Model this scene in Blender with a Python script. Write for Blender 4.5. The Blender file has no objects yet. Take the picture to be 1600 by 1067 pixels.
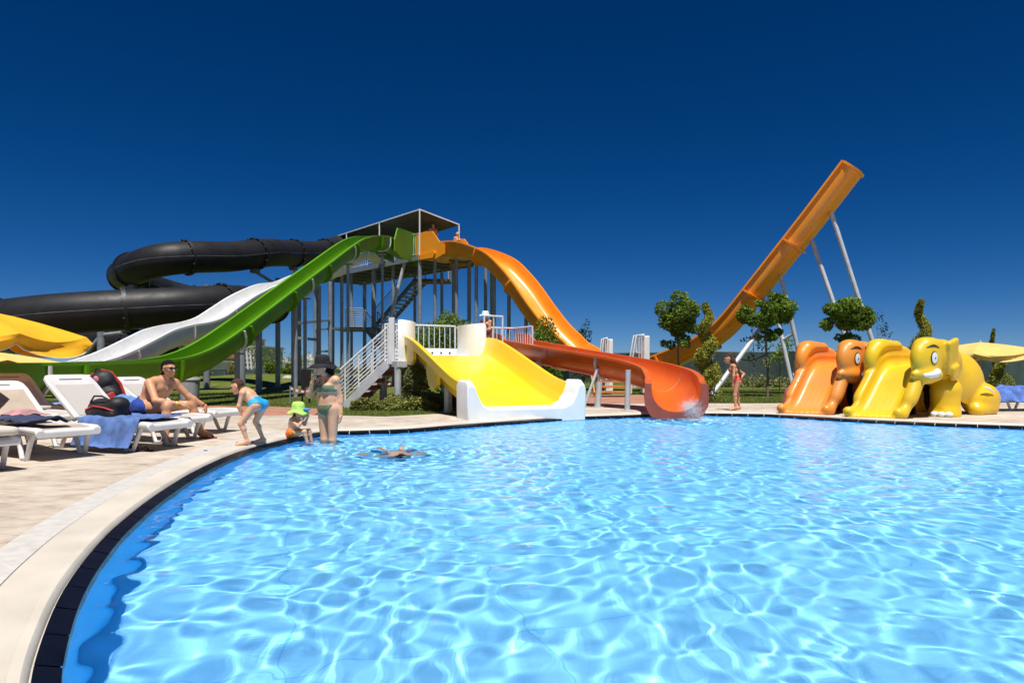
import bpy, bmesh, math, random
import numpy as np
from mathutils import Vector, Matrix, noise as mnoise
from mathutils.bvhtree import BVHTree
random.seed(7)
SC = bpy.context.scene
COL = SC.collection
# ------------------------------------------------------------------ camera
F, CX, YH, CH = 1067.0, 800.0, 572.0, 1.0      # focal length and horizon in photo pixels, camera height in metres
cam = bpy.data.cameras.new('camera')
cam_ob = bpy.data.objects.new('camera', cam)
COL.objects.link(cam_ob)
cam_ob.location = (0, 0, CH)
cam_ob.rotation_euler = (math.pi / 2, 0, 0)
cam.sensor_width = 36
cam.lens = 36 * F / 1600
cam.shift_y = (YH - 533.5) / 1600
cam.clip_start = 0.05
cam.clip_end = 3000
SC.camera = cam_ob
# ------------------------------------------------------------------ sky and sun
SX, SY = -0.06, 0.37                             # shadow offset per metre of height
world = bpy.data.worlds.new('World')
SC.world = world
world.use_nodes = True
wn = world.node_tree
bg = wn.nodes['Background']
sky = wn.nodes.new('ShaderNodeTexSky')
sky.sky_type = 'NISHITA'
sky.sun_disc = False
sky.sun_elevation = math.atan(1 / math.hypot(SX, SY))
sky.sun_rotation = math.atan2(-SX, -SY)
sky.altitude = 0
sky.air_density = 0.53
sky.dust_density = 0.05
sky.ozone_density = 10.0
gam = wn.nodes.new('ShaderNodeGamma')           # polarised, saturated look of the whole sky
gam.inputs[1].default_value = 1.1
hsv = wn.nodes.new('ShaderNodeHueSaturation')
hsv.inputs['Saturation'].default_value = 1.19
hsv.inputs['Value'].default_value = 0.82
hsv.inputs['Hue'].default_value = 0.503
wn.links.new(sky.outputs[0], gam.inputs[0])
wn.links.new(gam.outputs[0], hsv.inputs['Color'])
wn.links.new(hsv.outputs[0], bg.inputs[0])
bg.inputs[1].default_value = 0.05
sun = bpy.data.lights.new('sun', 'SUN')
sun_ob = bpy.data.objects.new('sun', sun)
COL.objects.link(sun_ob)
sun_ob.location = (-6, -12, 34)
sun.energy = 4.6
sun.angle = math.radians(0.5)
sun.color = (1.0, 0.965, 0.905)
sun_ob.rotation_euler = Vector((SX, SY, -1)).to_track_quat('-Z', 'Y').to_euler()
sun.cycles.is_caustics_light = True
vs = SC.view_settings
vs.view_transform = 'Standard'
vs.look = 'None'
vs.exposure = 0.42
vs.gamma = 1.0
vs.use_curve_mapping = False
cy = SC.cycles
cy.use_denoising = True
cy.sample_clamp_indirect = 6.0
cy.max_bounces = 10
cy.transmission_bounces = 8
cy.blur_glossy = 0.3
# ------------------------------------------------------------------ helpers
def V(*a): return Vector(a)
def P(x, y, Y):
    """point of the place that the photograph shows at pixel (x, y), Y metres away"""
    return Vector(((x - CX) / F * Y, Y, CH - (y - YH) / F * Y))
def G(x, y, z=0.0):
    Y = F * (CH - z) / (y - YH)
    return Vector(((x - CX) / F * Y, Y, z))
def lerp(a, b, t): return a + (b - a) * t

class MB:
    def __init__(s): s.v = []; s.f = []
    def add(s, v, f):
        n = len(s.v); s.v += [tuple(p) for p in v]; s.f += [tuple(i + n for i in q) for q in f]; return s
    def box(s, c, d, R=None):
        c = Vector(c); hx, hy, hz = d[0] / 2, d[1] / 2, d[2] / 2
        pts = [Vector((x, y, z)) for x in (-hx, hx) for y in (-hy, hy) for z in (-hz, hz)]
        if R is not None: pts = [R @ p for p in pts]
        return s.add([c + p for p in pts], [(0, 1, 3, 2), (4, 6, 7, 5), (0, 4, 5, 1), (2, 3, 7, 6), (0, 2, 6, 4), (1, 5, 7, 3)])
    def beam(s, a, b, w, h, up=(0, 0, 1)):
        a = Vector(a); b = Vector(b); t = (b - a).normalized(); up = Vector(up)
        sd = t.cross(up)
        if sd.length < 1e-4: sd = t.cross(Vector((1, 0, 0)))
        sd.normalize(); u = sd.cross(t)
        q = [sd * (x * w / 2) + u * (y * h / 2) for x, y in ((-1, -1), (1, -1), (1, 1), (-1, 1))]
        return s.add([a + p for p in q] + [b + p for p in q], [(3, 2, 1, 0), (4, 5, 6, 7), (0, 1, 5, 4), (1, 2, 6, 5), (2, 3, 7, 6), (3, 0, 4, 7)])
    def cyl(s, a, b, r0, r1=None, n=12, caps=True):
        a = Vector(a); b = Vector(b); r1 = r0 if r1 is None else r1
        t = (b - a).normalized(); x = t.orthogonal().normalized(); y = t.cross(x)
        ring = [x * math.cos(2 * math.pi * i / n) + y * math.sin(2 * math.pi * i / n) for i in range(n)]
        v = [a + p * r0 for p in ring] + [b + p * r1 for p in ring]
        f = [(i, (i + 1) % n, n + (i + 1) % n, n + i) for i in range(n)]
        if caps: f += [tuple(reversed(range(n))), tuple(range(n, 2 * n))]
        return s.add(v, f)
    def tube(s, pts, r, n=8, caps=True):
        pts = [Vector(p) for p in pts]; m = len(pts); v = []
        rs = r if isinstance(r, (list, tuple)) else [r] * m
        x = None
        for i, p in enumerate(pts):
            t = (pts[min(i + 1, m - 1)] - pts[max(i - 1, 0)]).normalized()
            if x is None: x = t.orthogonal().normalized()
            x = (x - t * x.dot(t)).normalized(); y = t.cross(x)
            v += [p + (x * math.cos(2 * math.pi * k / n) + y * math.sin(2 * math.pi * k / n)) * rs[i] for k in range(n)]
        f = [(i * n + k, i * n + (k + 1) % n, (i + 1) * n + (k + 1) % n, (i + 1) * n + k) for i in range(m - 1) for k in range(n)]
        if caps: f += [tuple(reversed(range(n))), tuple((m - 1) * n + k for k in range(n))]
        return s.add(v, f)
    def prism(s, pts, z0, z1):
        n = len(pts)
        v = [(p[0], p[1], z0) for p in pts] + [(p[0], p[1], z1) for p in pts]
        f = [(i, (i + 1) % n, n + (i + 1) % n, n + i) for i in range(n)] + [tuple(reversed(range(n))), tuple(range(n, 2 * n))]
        return s.add(v, f)
    def ext(s, poly, d):
        """polygon of 3-D points pushed along vector d"""
        n = len(poly); d = Vector(d); poly = [Vector(p) for p in poly]
        v = poly + [p + d for p in poly]
        return s.add(v, [(i, (i + 1) % n, n + (i + 1) % n, n + i) for i in range(n)] + [tuple(reversed(range(n))), tuple(range(n, 2 * n))])
    def grid(s, rows, closed=False):
        m = len(rows); n = len(rows[0])
        v = [p for r in rows for p in r]
        kk = n if closed else n - 1
        return s.add(v, [(i * n + k, i * n + (k + 1) % n, (i + 1) * n + (k + 1) % n, (i + 1) * n + k) for i in range(m - 1) for k in range(kk)])
    def ball(s, c, r, n=10, m=7, R=None):
        c = Vector(c); r = (r, r, r) if not isinstance(r, (tuple, list)) else r
        rows = []
        for i in range(m + 1):
            a = math.pi * i / m
            row = []
            for k in range(n):
                b = 2 * math.pi * k / n
                p = Vector((r[0] * math.sin(a) * math.cos(b), r[1] * math.sin(a) * math.sin(b), r[2] * math.cos(a)))
                row.append(c + (R @ p if R is not None else p))
            rows.append(row)
        return s.grid(rows, True)
    def mesh(s, name, smooth=None, fix=True):
        me = bpy.data.meshes.new(name)
        me.from_pydata(s.v, [], s.f)
        if fix:
            bm = bmesh.new(); bm.from_mesh(me)
            bmesh.ops.remove_doubles(bm, verts=bm.verts, dist=1e-5)
            bmesh.ops.recalc_face_normals(bm, faces=bm.faces)
            bm.to_mesh(me); bm.free()
        if smooth is not None:
            me.polygons.foreach_set('use_smooth', [True] * len(me.polygons))
            if smooth < 180: me.set_sharp_from_angle(angle=math.radians(smooth))
        me.update()
        return me
    def build(s, name, mat, parent=None, smooth=None, fix=True, bevel=0):
        return link(name, s.mesh(name, smooth, fix), mat, parent, bevel)

def link(name, me, mat, parent=None, bevel=0):
    o = bpy.data.objects.new(name, me)
    COL.objects.link(o)
    if mat is not None and not me.materials: me.materials.append(mat)
    if parent is not None:
        o.parent = parent
        if parent.matrix_world != Matrix() or True:
            o.matrix_parent_inverse = PINV.get(parent.name, Matrix())
    if bevel:
        b = o.modifiers.new('bevel', 'BEVEL'); b.width = bevel; b.segments = 2; b.limit_method = 'ANGLE'; b.angle_limit = math.radians(40)
    return o
PINV = {}
def tag(o, label, cat, group=None):
    o['label'] = label; o['category'] = cat
    if group: o['group'] = group
    return o
def structure(o): o['kind'] = 'structure'; return o
def stuff(o): o['kind'] = 'stuff'; return o
def thing(name, label, cat, loc=(0, 0, 0), rotz=0.0, group=None, local=False):
    """Empty at the base of a thing. local=False: its parts are written in world coordinates"""
    o = bpy.data.objects.new(name, None)
    COL.objects.link(o)
    o.empty_display_size = 0.2
    o.location = loc; o.rotation_euler = (0, 0, rotz)
    tag(o, label, cat, group)
    M = Matrix.Translation(Vector(loc)) @ Matrix.Rotation(rotz, 4, 'Z')
    PINV[o.name] = Matrix() if local else M.inverted()
    return o
def copy_tree(o, parent=None):
    c = o.copy(); COL.objects.link(c)
    if parent is not None: c.parent = parent
    for ch in [x for x in bpy.data.objects if x.parent == o]: copy_tree(ch, c)
    return c
def crom(pts, step=0.25):
    """Catmull-Rom through points, resampled"""
    pts = [np.array(p, float) for p in pts]
    pts = [2 * pts[0] - pts[1]] + pts + [2 * pts[-1] - pts[-2]]
    out = []
    for i in range(1, len(pts) - 2):
        p0, p1, p2, p3 = pts[i - 1:i + 3]
        n = max(2, int(np.linalg.norm(p2 - p1) / step * 3))
        for k in range(n):
            t = k / n
            out.append(0.5 * ((2 * p1) + (-p0 + p2) * t + (2 * p0 - 5 * p1 + 4 * p2 - p3) * t * t + (-p0 + 3 * p1 - 3 * p2 + p3) * t ** 3))
    out.append(pts[-2])
    out = np.array(out)
    s = np.r_[0, np.cumsum(np.linalg.norm(np.diff(out, axis=0), axis=1))]
    n = max(2, int(round(s[-1] / step)) + 1)
    q = np.linspace(0, s[-1], n)
    return np.stack([np.interp(q, s, out[:, k]) for k in range(out.shape[1])], 1)
def frames(path):
    """side and up vectors along a 3-D path, side kept level"""
    fr = []
    n = len(path)
    for i in range(n):
        t = Vector(path[min(i + 1, n - 1)]) - Vector(path[max(i - 1, 0)])
        t.normalize()
        sd = t.cross(Vector((0, 0, 1))).normalized()
        fr.append((Vector(path[i]), t, sd, sd.cross(t).normalized()))
    return fr
def sweep(mb, fr, prof, cap=(True, True), roll=None):
    rows = []
    for i, (p, t, sd, up) in enumerate(fr):
        pr = prof(i) if callable(prof) else prof
        rows.append([p + sd * a + up * b for a, b in pr])
    n0 = len(mb.v); n = len(rows[0])
    mb.grid(rows, True)
    if cap[0]: mb.f.append(tuple(n0 + k for k in range(n)))
    if cap[1]: mb.f.append(tuple(n0 + (len(rows) - 1) * n + k for k in reversed(range(n))))
def rot_z(a): return Matrix.Rotation(a, 3, 'Z')
# ---- materials
MATS = {}
def pm(name, col, rough=0.5, var=0.12, scale=6.0, bump=0.0, bscale=40.0, metal=0.0, coat=0.0, spec=0.5, col2=None, detail=4.0, trans=0.0, stretch=None, sub=0.0):
    if name in MATS: return MATS[name]
    m = bpy.data.materials.new(name); m.use_nodes = True
    nt = m.node_tree; b = nt.nodes['Principled BSDF']
    tc = nt.nodes.new('ShaderNodeTexCoord'); vec = tc.outputs['Object']
    if stretch:
        mp = nt.nodes.new('ShaderNodeMapping'); mp.inputs['Scale'].default_value = stretch
        nt.links.new(vec, mp.inputs[0]); vec = mp.outputs[0]
    nz = nt.nodes.new('ShaderNodeTexNoise'); nz.inputs['Scale'].default_value = scale; nz.inputs['Detail'].default_value = detail
    nt.links.new(vec, nz.inputs['Vector'])
    rp = nt.nodes.new('ShaderNodeValToRGB')
    c1 = col; c2 = col2 if col2 else tuple(max(0, c * (1 - var * 2)) for c in col)
    rp.color_ramp.elements[0].position = 0.32; rp.color_ramp.elements[0].color = (*c2, 1)
    rp.color_ramp.elements[1].position = 0.62; rp.color_ramp.elements[1].color = (*c1, 1)
    nt.links.new(nz.outputs['Fac'], rp.inputs[0]); nt.links.new(rp.outputs[0], b.inputs['Base Color'])
    mr = nt.nodes.new('ShaderNodeMapRange'); mr.inputs[3].default_value = rough * 0.8; mr.inputs[4].default_value = min(1, rough * 1.25)
    nz2 = nt.nodes.new('ShaderNodeTexNoise'); nz2.inputs['Scale'].default_value = scale * 2.7
    nt.links.new(vec, nz2.inputs['Vector'])
    nt.links.new(nz2.outputs['Fac'], mr.inputs[0]); nt.links.new(mr.outputs[0], b.inputs['Roughness'])
    b.inputs['Metallic'].default_value = metal
    b.inputs['Coat Weight'].default_value = coat; b.inputs['Coat Roughness'].default_value = 0.08
    b.inputs['Specular IOR Level'].default_value = spec
    if sub:
        b.inputs['Subsurface Weight'].default_value = sub; b.inputs['Subsurface Radius'].default_value = (0.02, 0.008, 0.004); b.inputs['Subsurface Scale'].default_value = 1.0
    if bump:
        nb = nt.nodes.new('ShaderNodeTexNoise'); nb.inputs['Scale'].default_value = bscale; nb.inputs['Detail'].default_value = 3
        bp = nt.nodes.new('ShaderNodeBump'); bp.inputs['Strength'].default_value = bump; bp.inputs['Distance'].default_value = 0.02
        nt.links.new(vec, nb.inputs['Vector']); nt.links.new(nb.outputs['Fac'], bp.inputs['Height']); nt.links.new(bp.outputs[0], b.inputs['Normal'])
    if trans:
        tr = nt.nodes.new('ShaderNodeBsdfTranslucent'); mx = nt.nodes.new('ShaderNodeMixShader'); mx.inputs[0].default_value = trans
        nt.links.new(rp.outputs[0], tr.inputs[0]); nt.links.new(b.outputs[0], mx.inputs[1]); nt.links.new(tr.outputs[0], mx.inputs[2])
        nt.links.new(mx.outputs[0], nt.nodes['Material Output'].inputs[0])
    MATS[name] = m
    return m
gel_white = pm('white gelcoat', (0.84, 0.84, 0.83), 0.35, 0.05, 2.5, coat=0.1)
gel_yellow = pm('yellow gelcoat', (0.90, 0.61, 0.010), 0.32, 0.05, 2.0, coat=0.25, col2=(0.89, 0.61, 0.03))
gel_orange = pm('orange gelcoat', (0.90, 0.285, 0.008), 0.34, 0.06, 1.3, coat=0.15, col2=(0.86, 0.33, 0.03))
gel_red = pm('red orange gelcoat', (0.72, 0.135, 0.018), 0.30, 0.07, 1.5, coat=0.35)
gel_redrim = pm('dull red gelcoat', (0.36, 0.075, 0.04), 0.4, 0.1, 4, coat=0.1)
gel_green = pm('green gelcoat', (0.105, 0.29, 0.006), 0.42, 0.08, 1.2, coat=0.0, spec=.3)
gel_black = pm('black tube gelcoat', (0.016, 0.016, 0.018), 0.50, 0.2, 1.5, bump=0.05, bscale=2, spec=0.3)
gel_blacker = pm('black flange', (0.010, 0.010, 0.011), 0.5, 0.2, 5)
galv = pm('galvanised steel', (0.31, 0.34, 0.39), 0.45, 0.12, 4, metal=0.3)
galv_lt = pm('pale galvanised steel', (0.60, 0.63, 0.66), 0.40, 0.10, 4, metal=0.25)
galv_dk = pm('weathered steel', (0.17, 0.19, 0.22), 0.5, 0.15, 3, metal=0.3)
railwhite = pm('white painted rail', (0.72, 0.73, 0.74), 0.35, 0.06, 8)
wood_dk = pm('dark decking wood', (0.16, 0.085, 0.045), 0.7, 0.25, 5, bump=0.2, stretch=(1, 1, 6))
wood_or = pm('orange stained wood', (0.62, 0.24, 0.06), 0.6, 0.15, 5, bump=0.1)
# ------------------------------------------------------------------ pool outline (inner edge of the coping)
edge_px = [(93, 1067), (105, 985), (130, 915), (165, 860), (205, 815), (260, 770), (320, 732), (380, 705), (440, 688), (486, 678)]
arc = [tuple(G(*p)[:2]) for p in edge_px]
arc = [(0.45, 0.74), (-0.5, 1.16), (-1.06, 1.65)] + arc
cornerp = [(-2.93, 10.42), (-2.72, 10.62)]
far_px = [(560, 672), (640, 669), (715, 663), (800, 657), (888, 651), (960, 648.5), (1030, 646), (1100, 645), (1200, 646.5), (1320, 653), (1420, 658), (1520, 662), (1600, 664.5)]
farp = [tuple(G(*p)[:2]) for p in far_px] + [(10.2, 11.1), (12.4, 8.6), (13.0, 4.6), (10.2, 1.3), (6.0, 0.36), (3.0, 0.30), (1.4, 0.46)]
A0 = crom(arc + cornerp + farp + [arc[0]], 0.11)
LOOP = A0[:-1]                                   # clockwise seen from above
def offset_loop(L, d):
    nx = np.roll(L, -1, 0) - np.roll(L, 1, 0)
    nrm = np.stack([-nx[:, 1], nx[:, 0]], 1)     # left of travel = outside the pool
    nrm /= np.linalg.norm(nrm, axis=1)[:, None]
    return L + nrm * d
def ring(d): return offset_loop(LOOP, d)
def in_poly(poly, X, Y):
    ins = np.zeros(X.shape, bool); x0, y0 = poly[:, 0], poly[:, 1]; x1, y1 = np.roll(x0, -1), np.roll(y0, -1)
    for a, b, c, d in zip(x0, y0, x1, y1):
        if b == d: continue
        ins ^= ((b > Y) != (d > Y)) & (X < (c - a) * (Y - b) / (d - b) + a)
    return ins
def sheet(name, outer, inner, z, mat, skirt=0.0):
    bm = bmesh.new(); es = []; loops = []
    for lp in ([outer] + ([inner] if inner is not None else [])):
        vs_ = [bm.verts.new((p[0], p[1], z)) for p in lp]; loops.append(vs_)
        es += [bm.edges.new((vs_[i], vs_[(i + 1) % len(vs_)])) for i in range(len(vs_))]
    bmesh.ops.triangle_fill(bm, edges=es, use_beauty=True)
    for f in bm.faces:
        if f.normal.z < 0: f.normal_flip()
    if skirt:
        vs_ = loops[0]; lo = [bm.verts.new((v.co.x, v.co.y, z - skirt)) for v in vs_]
        for i in range(len(vs_)):
            j = (i + 1) % len(vs_); bm.faces.new((vs_[i], vs_[j], lo[j], lo[i]))
    me = bpy.data.meshes.new(name); bm.to_mesh(me); bm.free()
    return structure(link(name, me, mat))
# ---- ground materials
def nmat(name, build):
    m = bpy.data.materials.new(name); m.use_nodes = True
    nt = m.node_tree; build(nt, nt.nodes['Principled BSDF']); return m
def N(nt, t, **k):
    n = nt.nodes.new(t)
    for a, b in k.items(): n.inputs[a.replace('_', ' ')].default_value = b
    return n
def ramp(nt, src, stops):
    r = nt.nodes.new('ShaderNodeValToRGB'); el = r.color_ramp.elements
    while len(el) < len(stops): el.new(0.5)
    for e, (p, c) in zip(el, stops): e.position = p; e.color = (*c, 1)
    nt.links.new(src, r.inputs[0]); return r
def deck_mat(nt, b):
    tc = nt.nodes.new('ShaderNodeTexCoord'); L = nt.links.new
    mp = nt.nodes.new('ShaderNodeMapping'); mp.inputs['Scale'].default_value = (1.0, 1.5, 1); L(tc.outputs['Object'], mp.inputs[0])
    n1 = N(nt, 'ShaderNodeTexNoise', Scale=3.4, Detail=8.0, Roughness=0.62); L(mp.outputs[0], n1.inputs['Vector'])
    n2 = N(nt, 'ShaderNodeTexNoise', Scale=0.7, Detail=3.0); L(tc.outputs['Object'], n2.inputs['Vector'])
    r1 = ramp(nt, n1.outputs['Fac'], [(0.30, (0.30, 0.24, 0.185)), (0.42, (0.48, 0.40, 0.32)), (0.55, (0.57, 0.495, 0.41)), (0.75, (0.63, 0.555, 0.47))])
    r2 = ramp(nt, n2.outputs['Fac'], [(0.3, (0.80, 0.78, 0.76)), (0.6, (1, 1, 1))])
    mx = nt.nodes.new('ShaderNodeMixRGB'); mx.blend_type = 'MULTIPLY'; mx.inputs[0].default_value = 1
    L(r1.outputs[0], mx.inputs[1]); L(r2.outputs[0], mx.inputs[2])
    bk = nt.nodes.new('ShaderNodeTexBrick'); bk.inputs['Scale'].default_value = 1.0; bk.inputs['Brick Width'].default_value = 0.62; bk.inputs['Row Height'].default_value = 0.31
    bk.inputs['Mortar Size'].default_value = 0.006; bk.inputs['Color1'].default_value = (1, 1, 1, 1); bk.inputs['Color2'].default_value = (0.93, 0.93, 0.93, 1); bk.inputs['Mortar'].default_value = (0.72, 0.70, 0.68, 1)
    mp2 = nt.nodes.new('ShaderNodeMapping'); mp2.inputs['Rotation'].default_value = (0, 0, 0.35); L(tc.outputs['Object'], mp2.inputs[0]); L(mp2.outputs[0], bk.inputs['Vector'])
    m2 = nt.nodes.new('ShaderNodeMixRGB'); m2.blend_type = 'MULTIPLY'; m2.inputs[0].default_value = 0.8
    L(mx.outputs[0], m2.inputs[1]); L(bk.outputs['Color'], m2.inputs[2])
    L(m2.outputs[0], b.inputs['Base Color']); b.inputs['Roughness'].default_value = 0.75
    bp = nt.nodes.new('ShaderNodeBump'); bp.inputs['Strength'].default_value = 0.5; bp.inputs['Distance'].default_value = 0.02
    L(n1.outputs['Fac'], bp.inputs['Height']); L(bp.outputs[0], b.inputs['Normal'])
def grass_mat(nt, b):
    tc = nt.nodes.new('ShaderNodeTexCoord'); L = nt.links.new
    n1 = N(nt, 'ShaderNodeTexNoise', Scale=0.9, Detail=6.0); n2 = N(nt, 'ShaderNodeTexNoise', Scale=26.0, Detail=4.0)
    L(tc.outputs['Object'], n1.inputs['Vector']); L(tc.outputs['Object'], n2.inputs['Vector'])
    r1 = ramp(nt, n1.outputs['Fac'], [(0.3, (0.085, 0.115, 0.022)), (0.5, (0.13, 0.165, 0.035)), (0.7, (0.21, 0.20, 0.07))])
    r2 = ramp(nt, n2.outputs['Fac'], [(0.35, (0.55, 0.55, 0.5)), (0.65, (1.1, 1.1, 1.0))])
    mx = nt.nodes.new('ShaderNodeMixRGB'); mx.blend_type = 'MULTIPLY'; mx.inputs[0].default_value = 1
    L(r1.outputs[0], mx.inputs[1]); L(r2.outputs[0], mx.inputs[2]); L(mx.outputs[0], b.inputs['Base Color'])
    b.inputs['Roughness'].default_value = 0.9; b.inputs['Specular IOR Level'].default_value = 0.1
    bp = nt.nodes.new('ShaderNodeBump'); bp.inputs['Strength'].default_value = 0.8; bp.inputs['Distance'].default_value = 0.05
    L(n2.outputs['Fac'], bp.inputs['Height']); L(bp.outputs[0], b.inputs['Normal'])
M_deck = nmat('stamped concrete', deck_mat)
M_grass = nmat('lawn', grass_mat)
M_cop = pm('cream coping', (0.62, 0.56, 0.475), 0.55, 0.08, 2.0, bump=0.12, bscale=120)
M_path = pm('red path paving', (0.42, 0.20, 0.13), 0.8, 0.15, 3, bump=0.3, bscale=30)
M_tile = pm('navy glazed tile', (0.003, 0.004, 0.009), 0.30, 0.25, 9, spec=0.18)
M_grate = pm('white plastic grating', (0.70, 0.67, 0.62), 0.45, 0.08, 12)
def pool_mat(nt, b):
    tc = nt.nodes.new('ShaderNodeTexCoord'); L = nt.links.new
    mp = nt.nodes.new('ShaderNodeMapping'); mp.inputs['Rotation'].default_value = (0, 0, -.32); L(tc.outputs['Object'], mp.inputs[0])
    bk = nt.nodes.new('ShaderNodeTexBrick'); bk.offset = 0; bk.inputs['Scale'].default_value = 1.0; bk.inputs['Brick Width'].default_value = 1.25; bk.inputs['Row Height'].default_value = 1.7; bk.inputs['Mortar Size'].default_value = .007; bk.inputs['Mortar Smooth'].default_value = .5
    bk.inputs['Color1'].default_value = (0.28, 0.67, 0.96, 1); bk.inputs['Color2'].default_value = (0.265, 0.655, 0.95, 1); bk.inputs['Mortar'].default_value = (0.17, 0.53, 0.86, 1)
    L(mp.outputs[0], bk.inputs['Vector']); L(bk.outputs['Color'], b.inputs['Base Color']); b.inputs['Roughness'].default_value = .6
M_pool = nmat('pale blue pool finish', pool_mat)
M_poolwall = pm('blue pool wall', (0.06, 0.52, 0.95), 0.6, 0.05, 1.5)
sheet('ground', [(-600, -200), (600, -200), (600, 1500), (-600, 1500)], ring(0.50), -0.03, M_grass)
deck_outline = [(-45, 15.2), (-14, 14.9), (-6.6, 14.1), (-5.3, 13.75), (-3.9, 14.0), (-2.5, 13.55), (-1.55, 14.35), (-1.15, 13.6), (1.6, 15.2), (1.9, 18.2), (5.0, 18.35), (9.0, 18.5), (16, 18.9), (32, 19.5), (34, -22), (-45, -22)]
sheet('paved_deck', deck_outline, ring(0.545), 0.0, M_deck, 0.04)
sheet('red_path', [(-45, 15.0), (-14, 14.6), (-6.7, 13.9), (-5.2, 13.5), (-4.1, 13.9), (-4.3, 16.2), (-6, 17.2), (-14, 18.5), (-45, 19)], None, -0.016, M_path)
sheet('red_path', [(1.4, 14.9), (4.4, 18.2), (4.9, 24), (1.2, 25), (-0.5, 22)], None, -0.018, M_path)
# coping: from the tile lip to the grating, one continuous curb with a rounded nose
def band(prof, name, mat, i0=0, i1=None, closed=True, smooth=40):
    rings = [ring(d) for d, z in prof]
    n = len(LOOP)
    rows = [[(R[i][0], R[i][1], z) for R, (d, z) in zip(rings, prof)] for i in range(n)]
    if closed: rows.append(rows[0])
    mb = MB(); mb.grid(rows)
    return mb
cop = band([(0.012, -0.09), (0.012, -0.045), (0.085, -0.022), (0.092, 0.0), (0.105, 0.012), (0.13, 0.013), (0.14, 0.008), (0.15, 0.012), (0.33, 0.014), (0.338, 0.006), (0.338, -0.05)], 'c', M_cop).build('pool_coping', M_cop, smooth=35, fix=False)
structure(cop)
for fpoly in (cop,):
    bm = bmesh.new(); bm.from_mesh(fpoly.data); bmesh.ops.recalc_face_normals(bm, faces=bm.faces)
    bm.to_mesh(fpoly.data); bm.free()
# navy rim tiles, each its own piece
R0, R1, Rw = ring(-0.004), ring(0.078), ring(-0.006)
seg = np.r_[0, np.cumsum(np.linalg.norm(np.diff(np.vstack([LOOP, LOOP[:1]]), axis=0), axis=1))]
def at_len(R, s):
    RR = np.vstack([R, R[:1]]); s = s % seg[-1]
    return np.array([np.interp(s, seg, RR[:, 0]), np.interp(s, seg, RR[:, 1])])
TL = 0.315
def tile_range(s0, s1):
    n = int(round((s1 - s0) / TL)); q = (s1 - s0) / n
    for k in range(n):
        a, b = s0 + k * q + 0.006, s0 + (k + 1) * q - 0.006
        mb = MB(); rows = []
        zj = random.uniform(-0.0008, 0.0008)
        for m in range(5):
            s = lerp(a, b, m / 4)
            p0, p1 = at_len(R0, s), at_len(R1, s)
            rows.append([(p0[0], p0[1], -0.10), (p0[0], p0[1], -0.036 + zj), (p1[0], p1[1], -0.012 + zj), (p1[0], p1[1], -0.03)])
        mb.grid(rows)
        mb.build('rim_tile', M_tile, cop)
s_lo = seg[4]
s_hi = seg[np.argmin(np.hypot(LOOP[:, 0] - 9.8, LOOP[:, 1] - 11.3))]
tile_range(s_lo, s_hi)
# grating of white bars in its channel
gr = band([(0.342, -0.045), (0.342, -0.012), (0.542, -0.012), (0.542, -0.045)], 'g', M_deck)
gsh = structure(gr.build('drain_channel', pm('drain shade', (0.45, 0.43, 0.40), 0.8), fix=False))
gi, go = ring(0.345), ring(0.54)
gb = MB(); s = s_lo
while s < s_hi:
    for off in (0,):
        a0, a1 = at_len(gi, s), at_len(go, s); b0, b1 = at_len(gi, s + 0.017), at_len(go, s + 0.017)
        gb.add([(*a0, 0.006), (*a1, 0.006), (*b1, 0.006), (*b0, 0.006), (*a0, -0.008), (*a1, -0.008), (*b1, -0.008), (*b0, -0.008)], [(0, 1, 2, 3), (0, 4, 5, 1), (3, 2, 6, 7), (1, 5, 6, 2), (0, 3, 7, 4)])
    s += 0.024
gg = gb.build('drain_grating', M_grate, gsh)
stuff(gg)
# ---- pool shell
def floor_z(x, y): return -max(0.34, 1.25 - 0.076 * y)
wallmb = MB()
Rwall = ring(0.008)
rows = [[(p[0], p[1], -0.06), (p[0], p[1], -0.25), (p[0], p[1], floor_z(*p) - 0.01)] for p in Rwall]
rows.append(rows[0]); wallmb.grid(rows)
pw = structure(wallmb.build('pool_wall', M_poolwall, fix=False))
fm = MB(); n = 26; xs = np.linspace(-5, 15, n); ys = np.linspace(-6, 17, n)
fm.grid([[(x, y, floor_z(x, y)) for x in xs] for y in ys])
pf = structure(fm.build('pool_floor', M_pool, fix=False, smooth=60))
for o in (pw, pf): o.cycles.is_caustics_receiver = True
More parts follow.
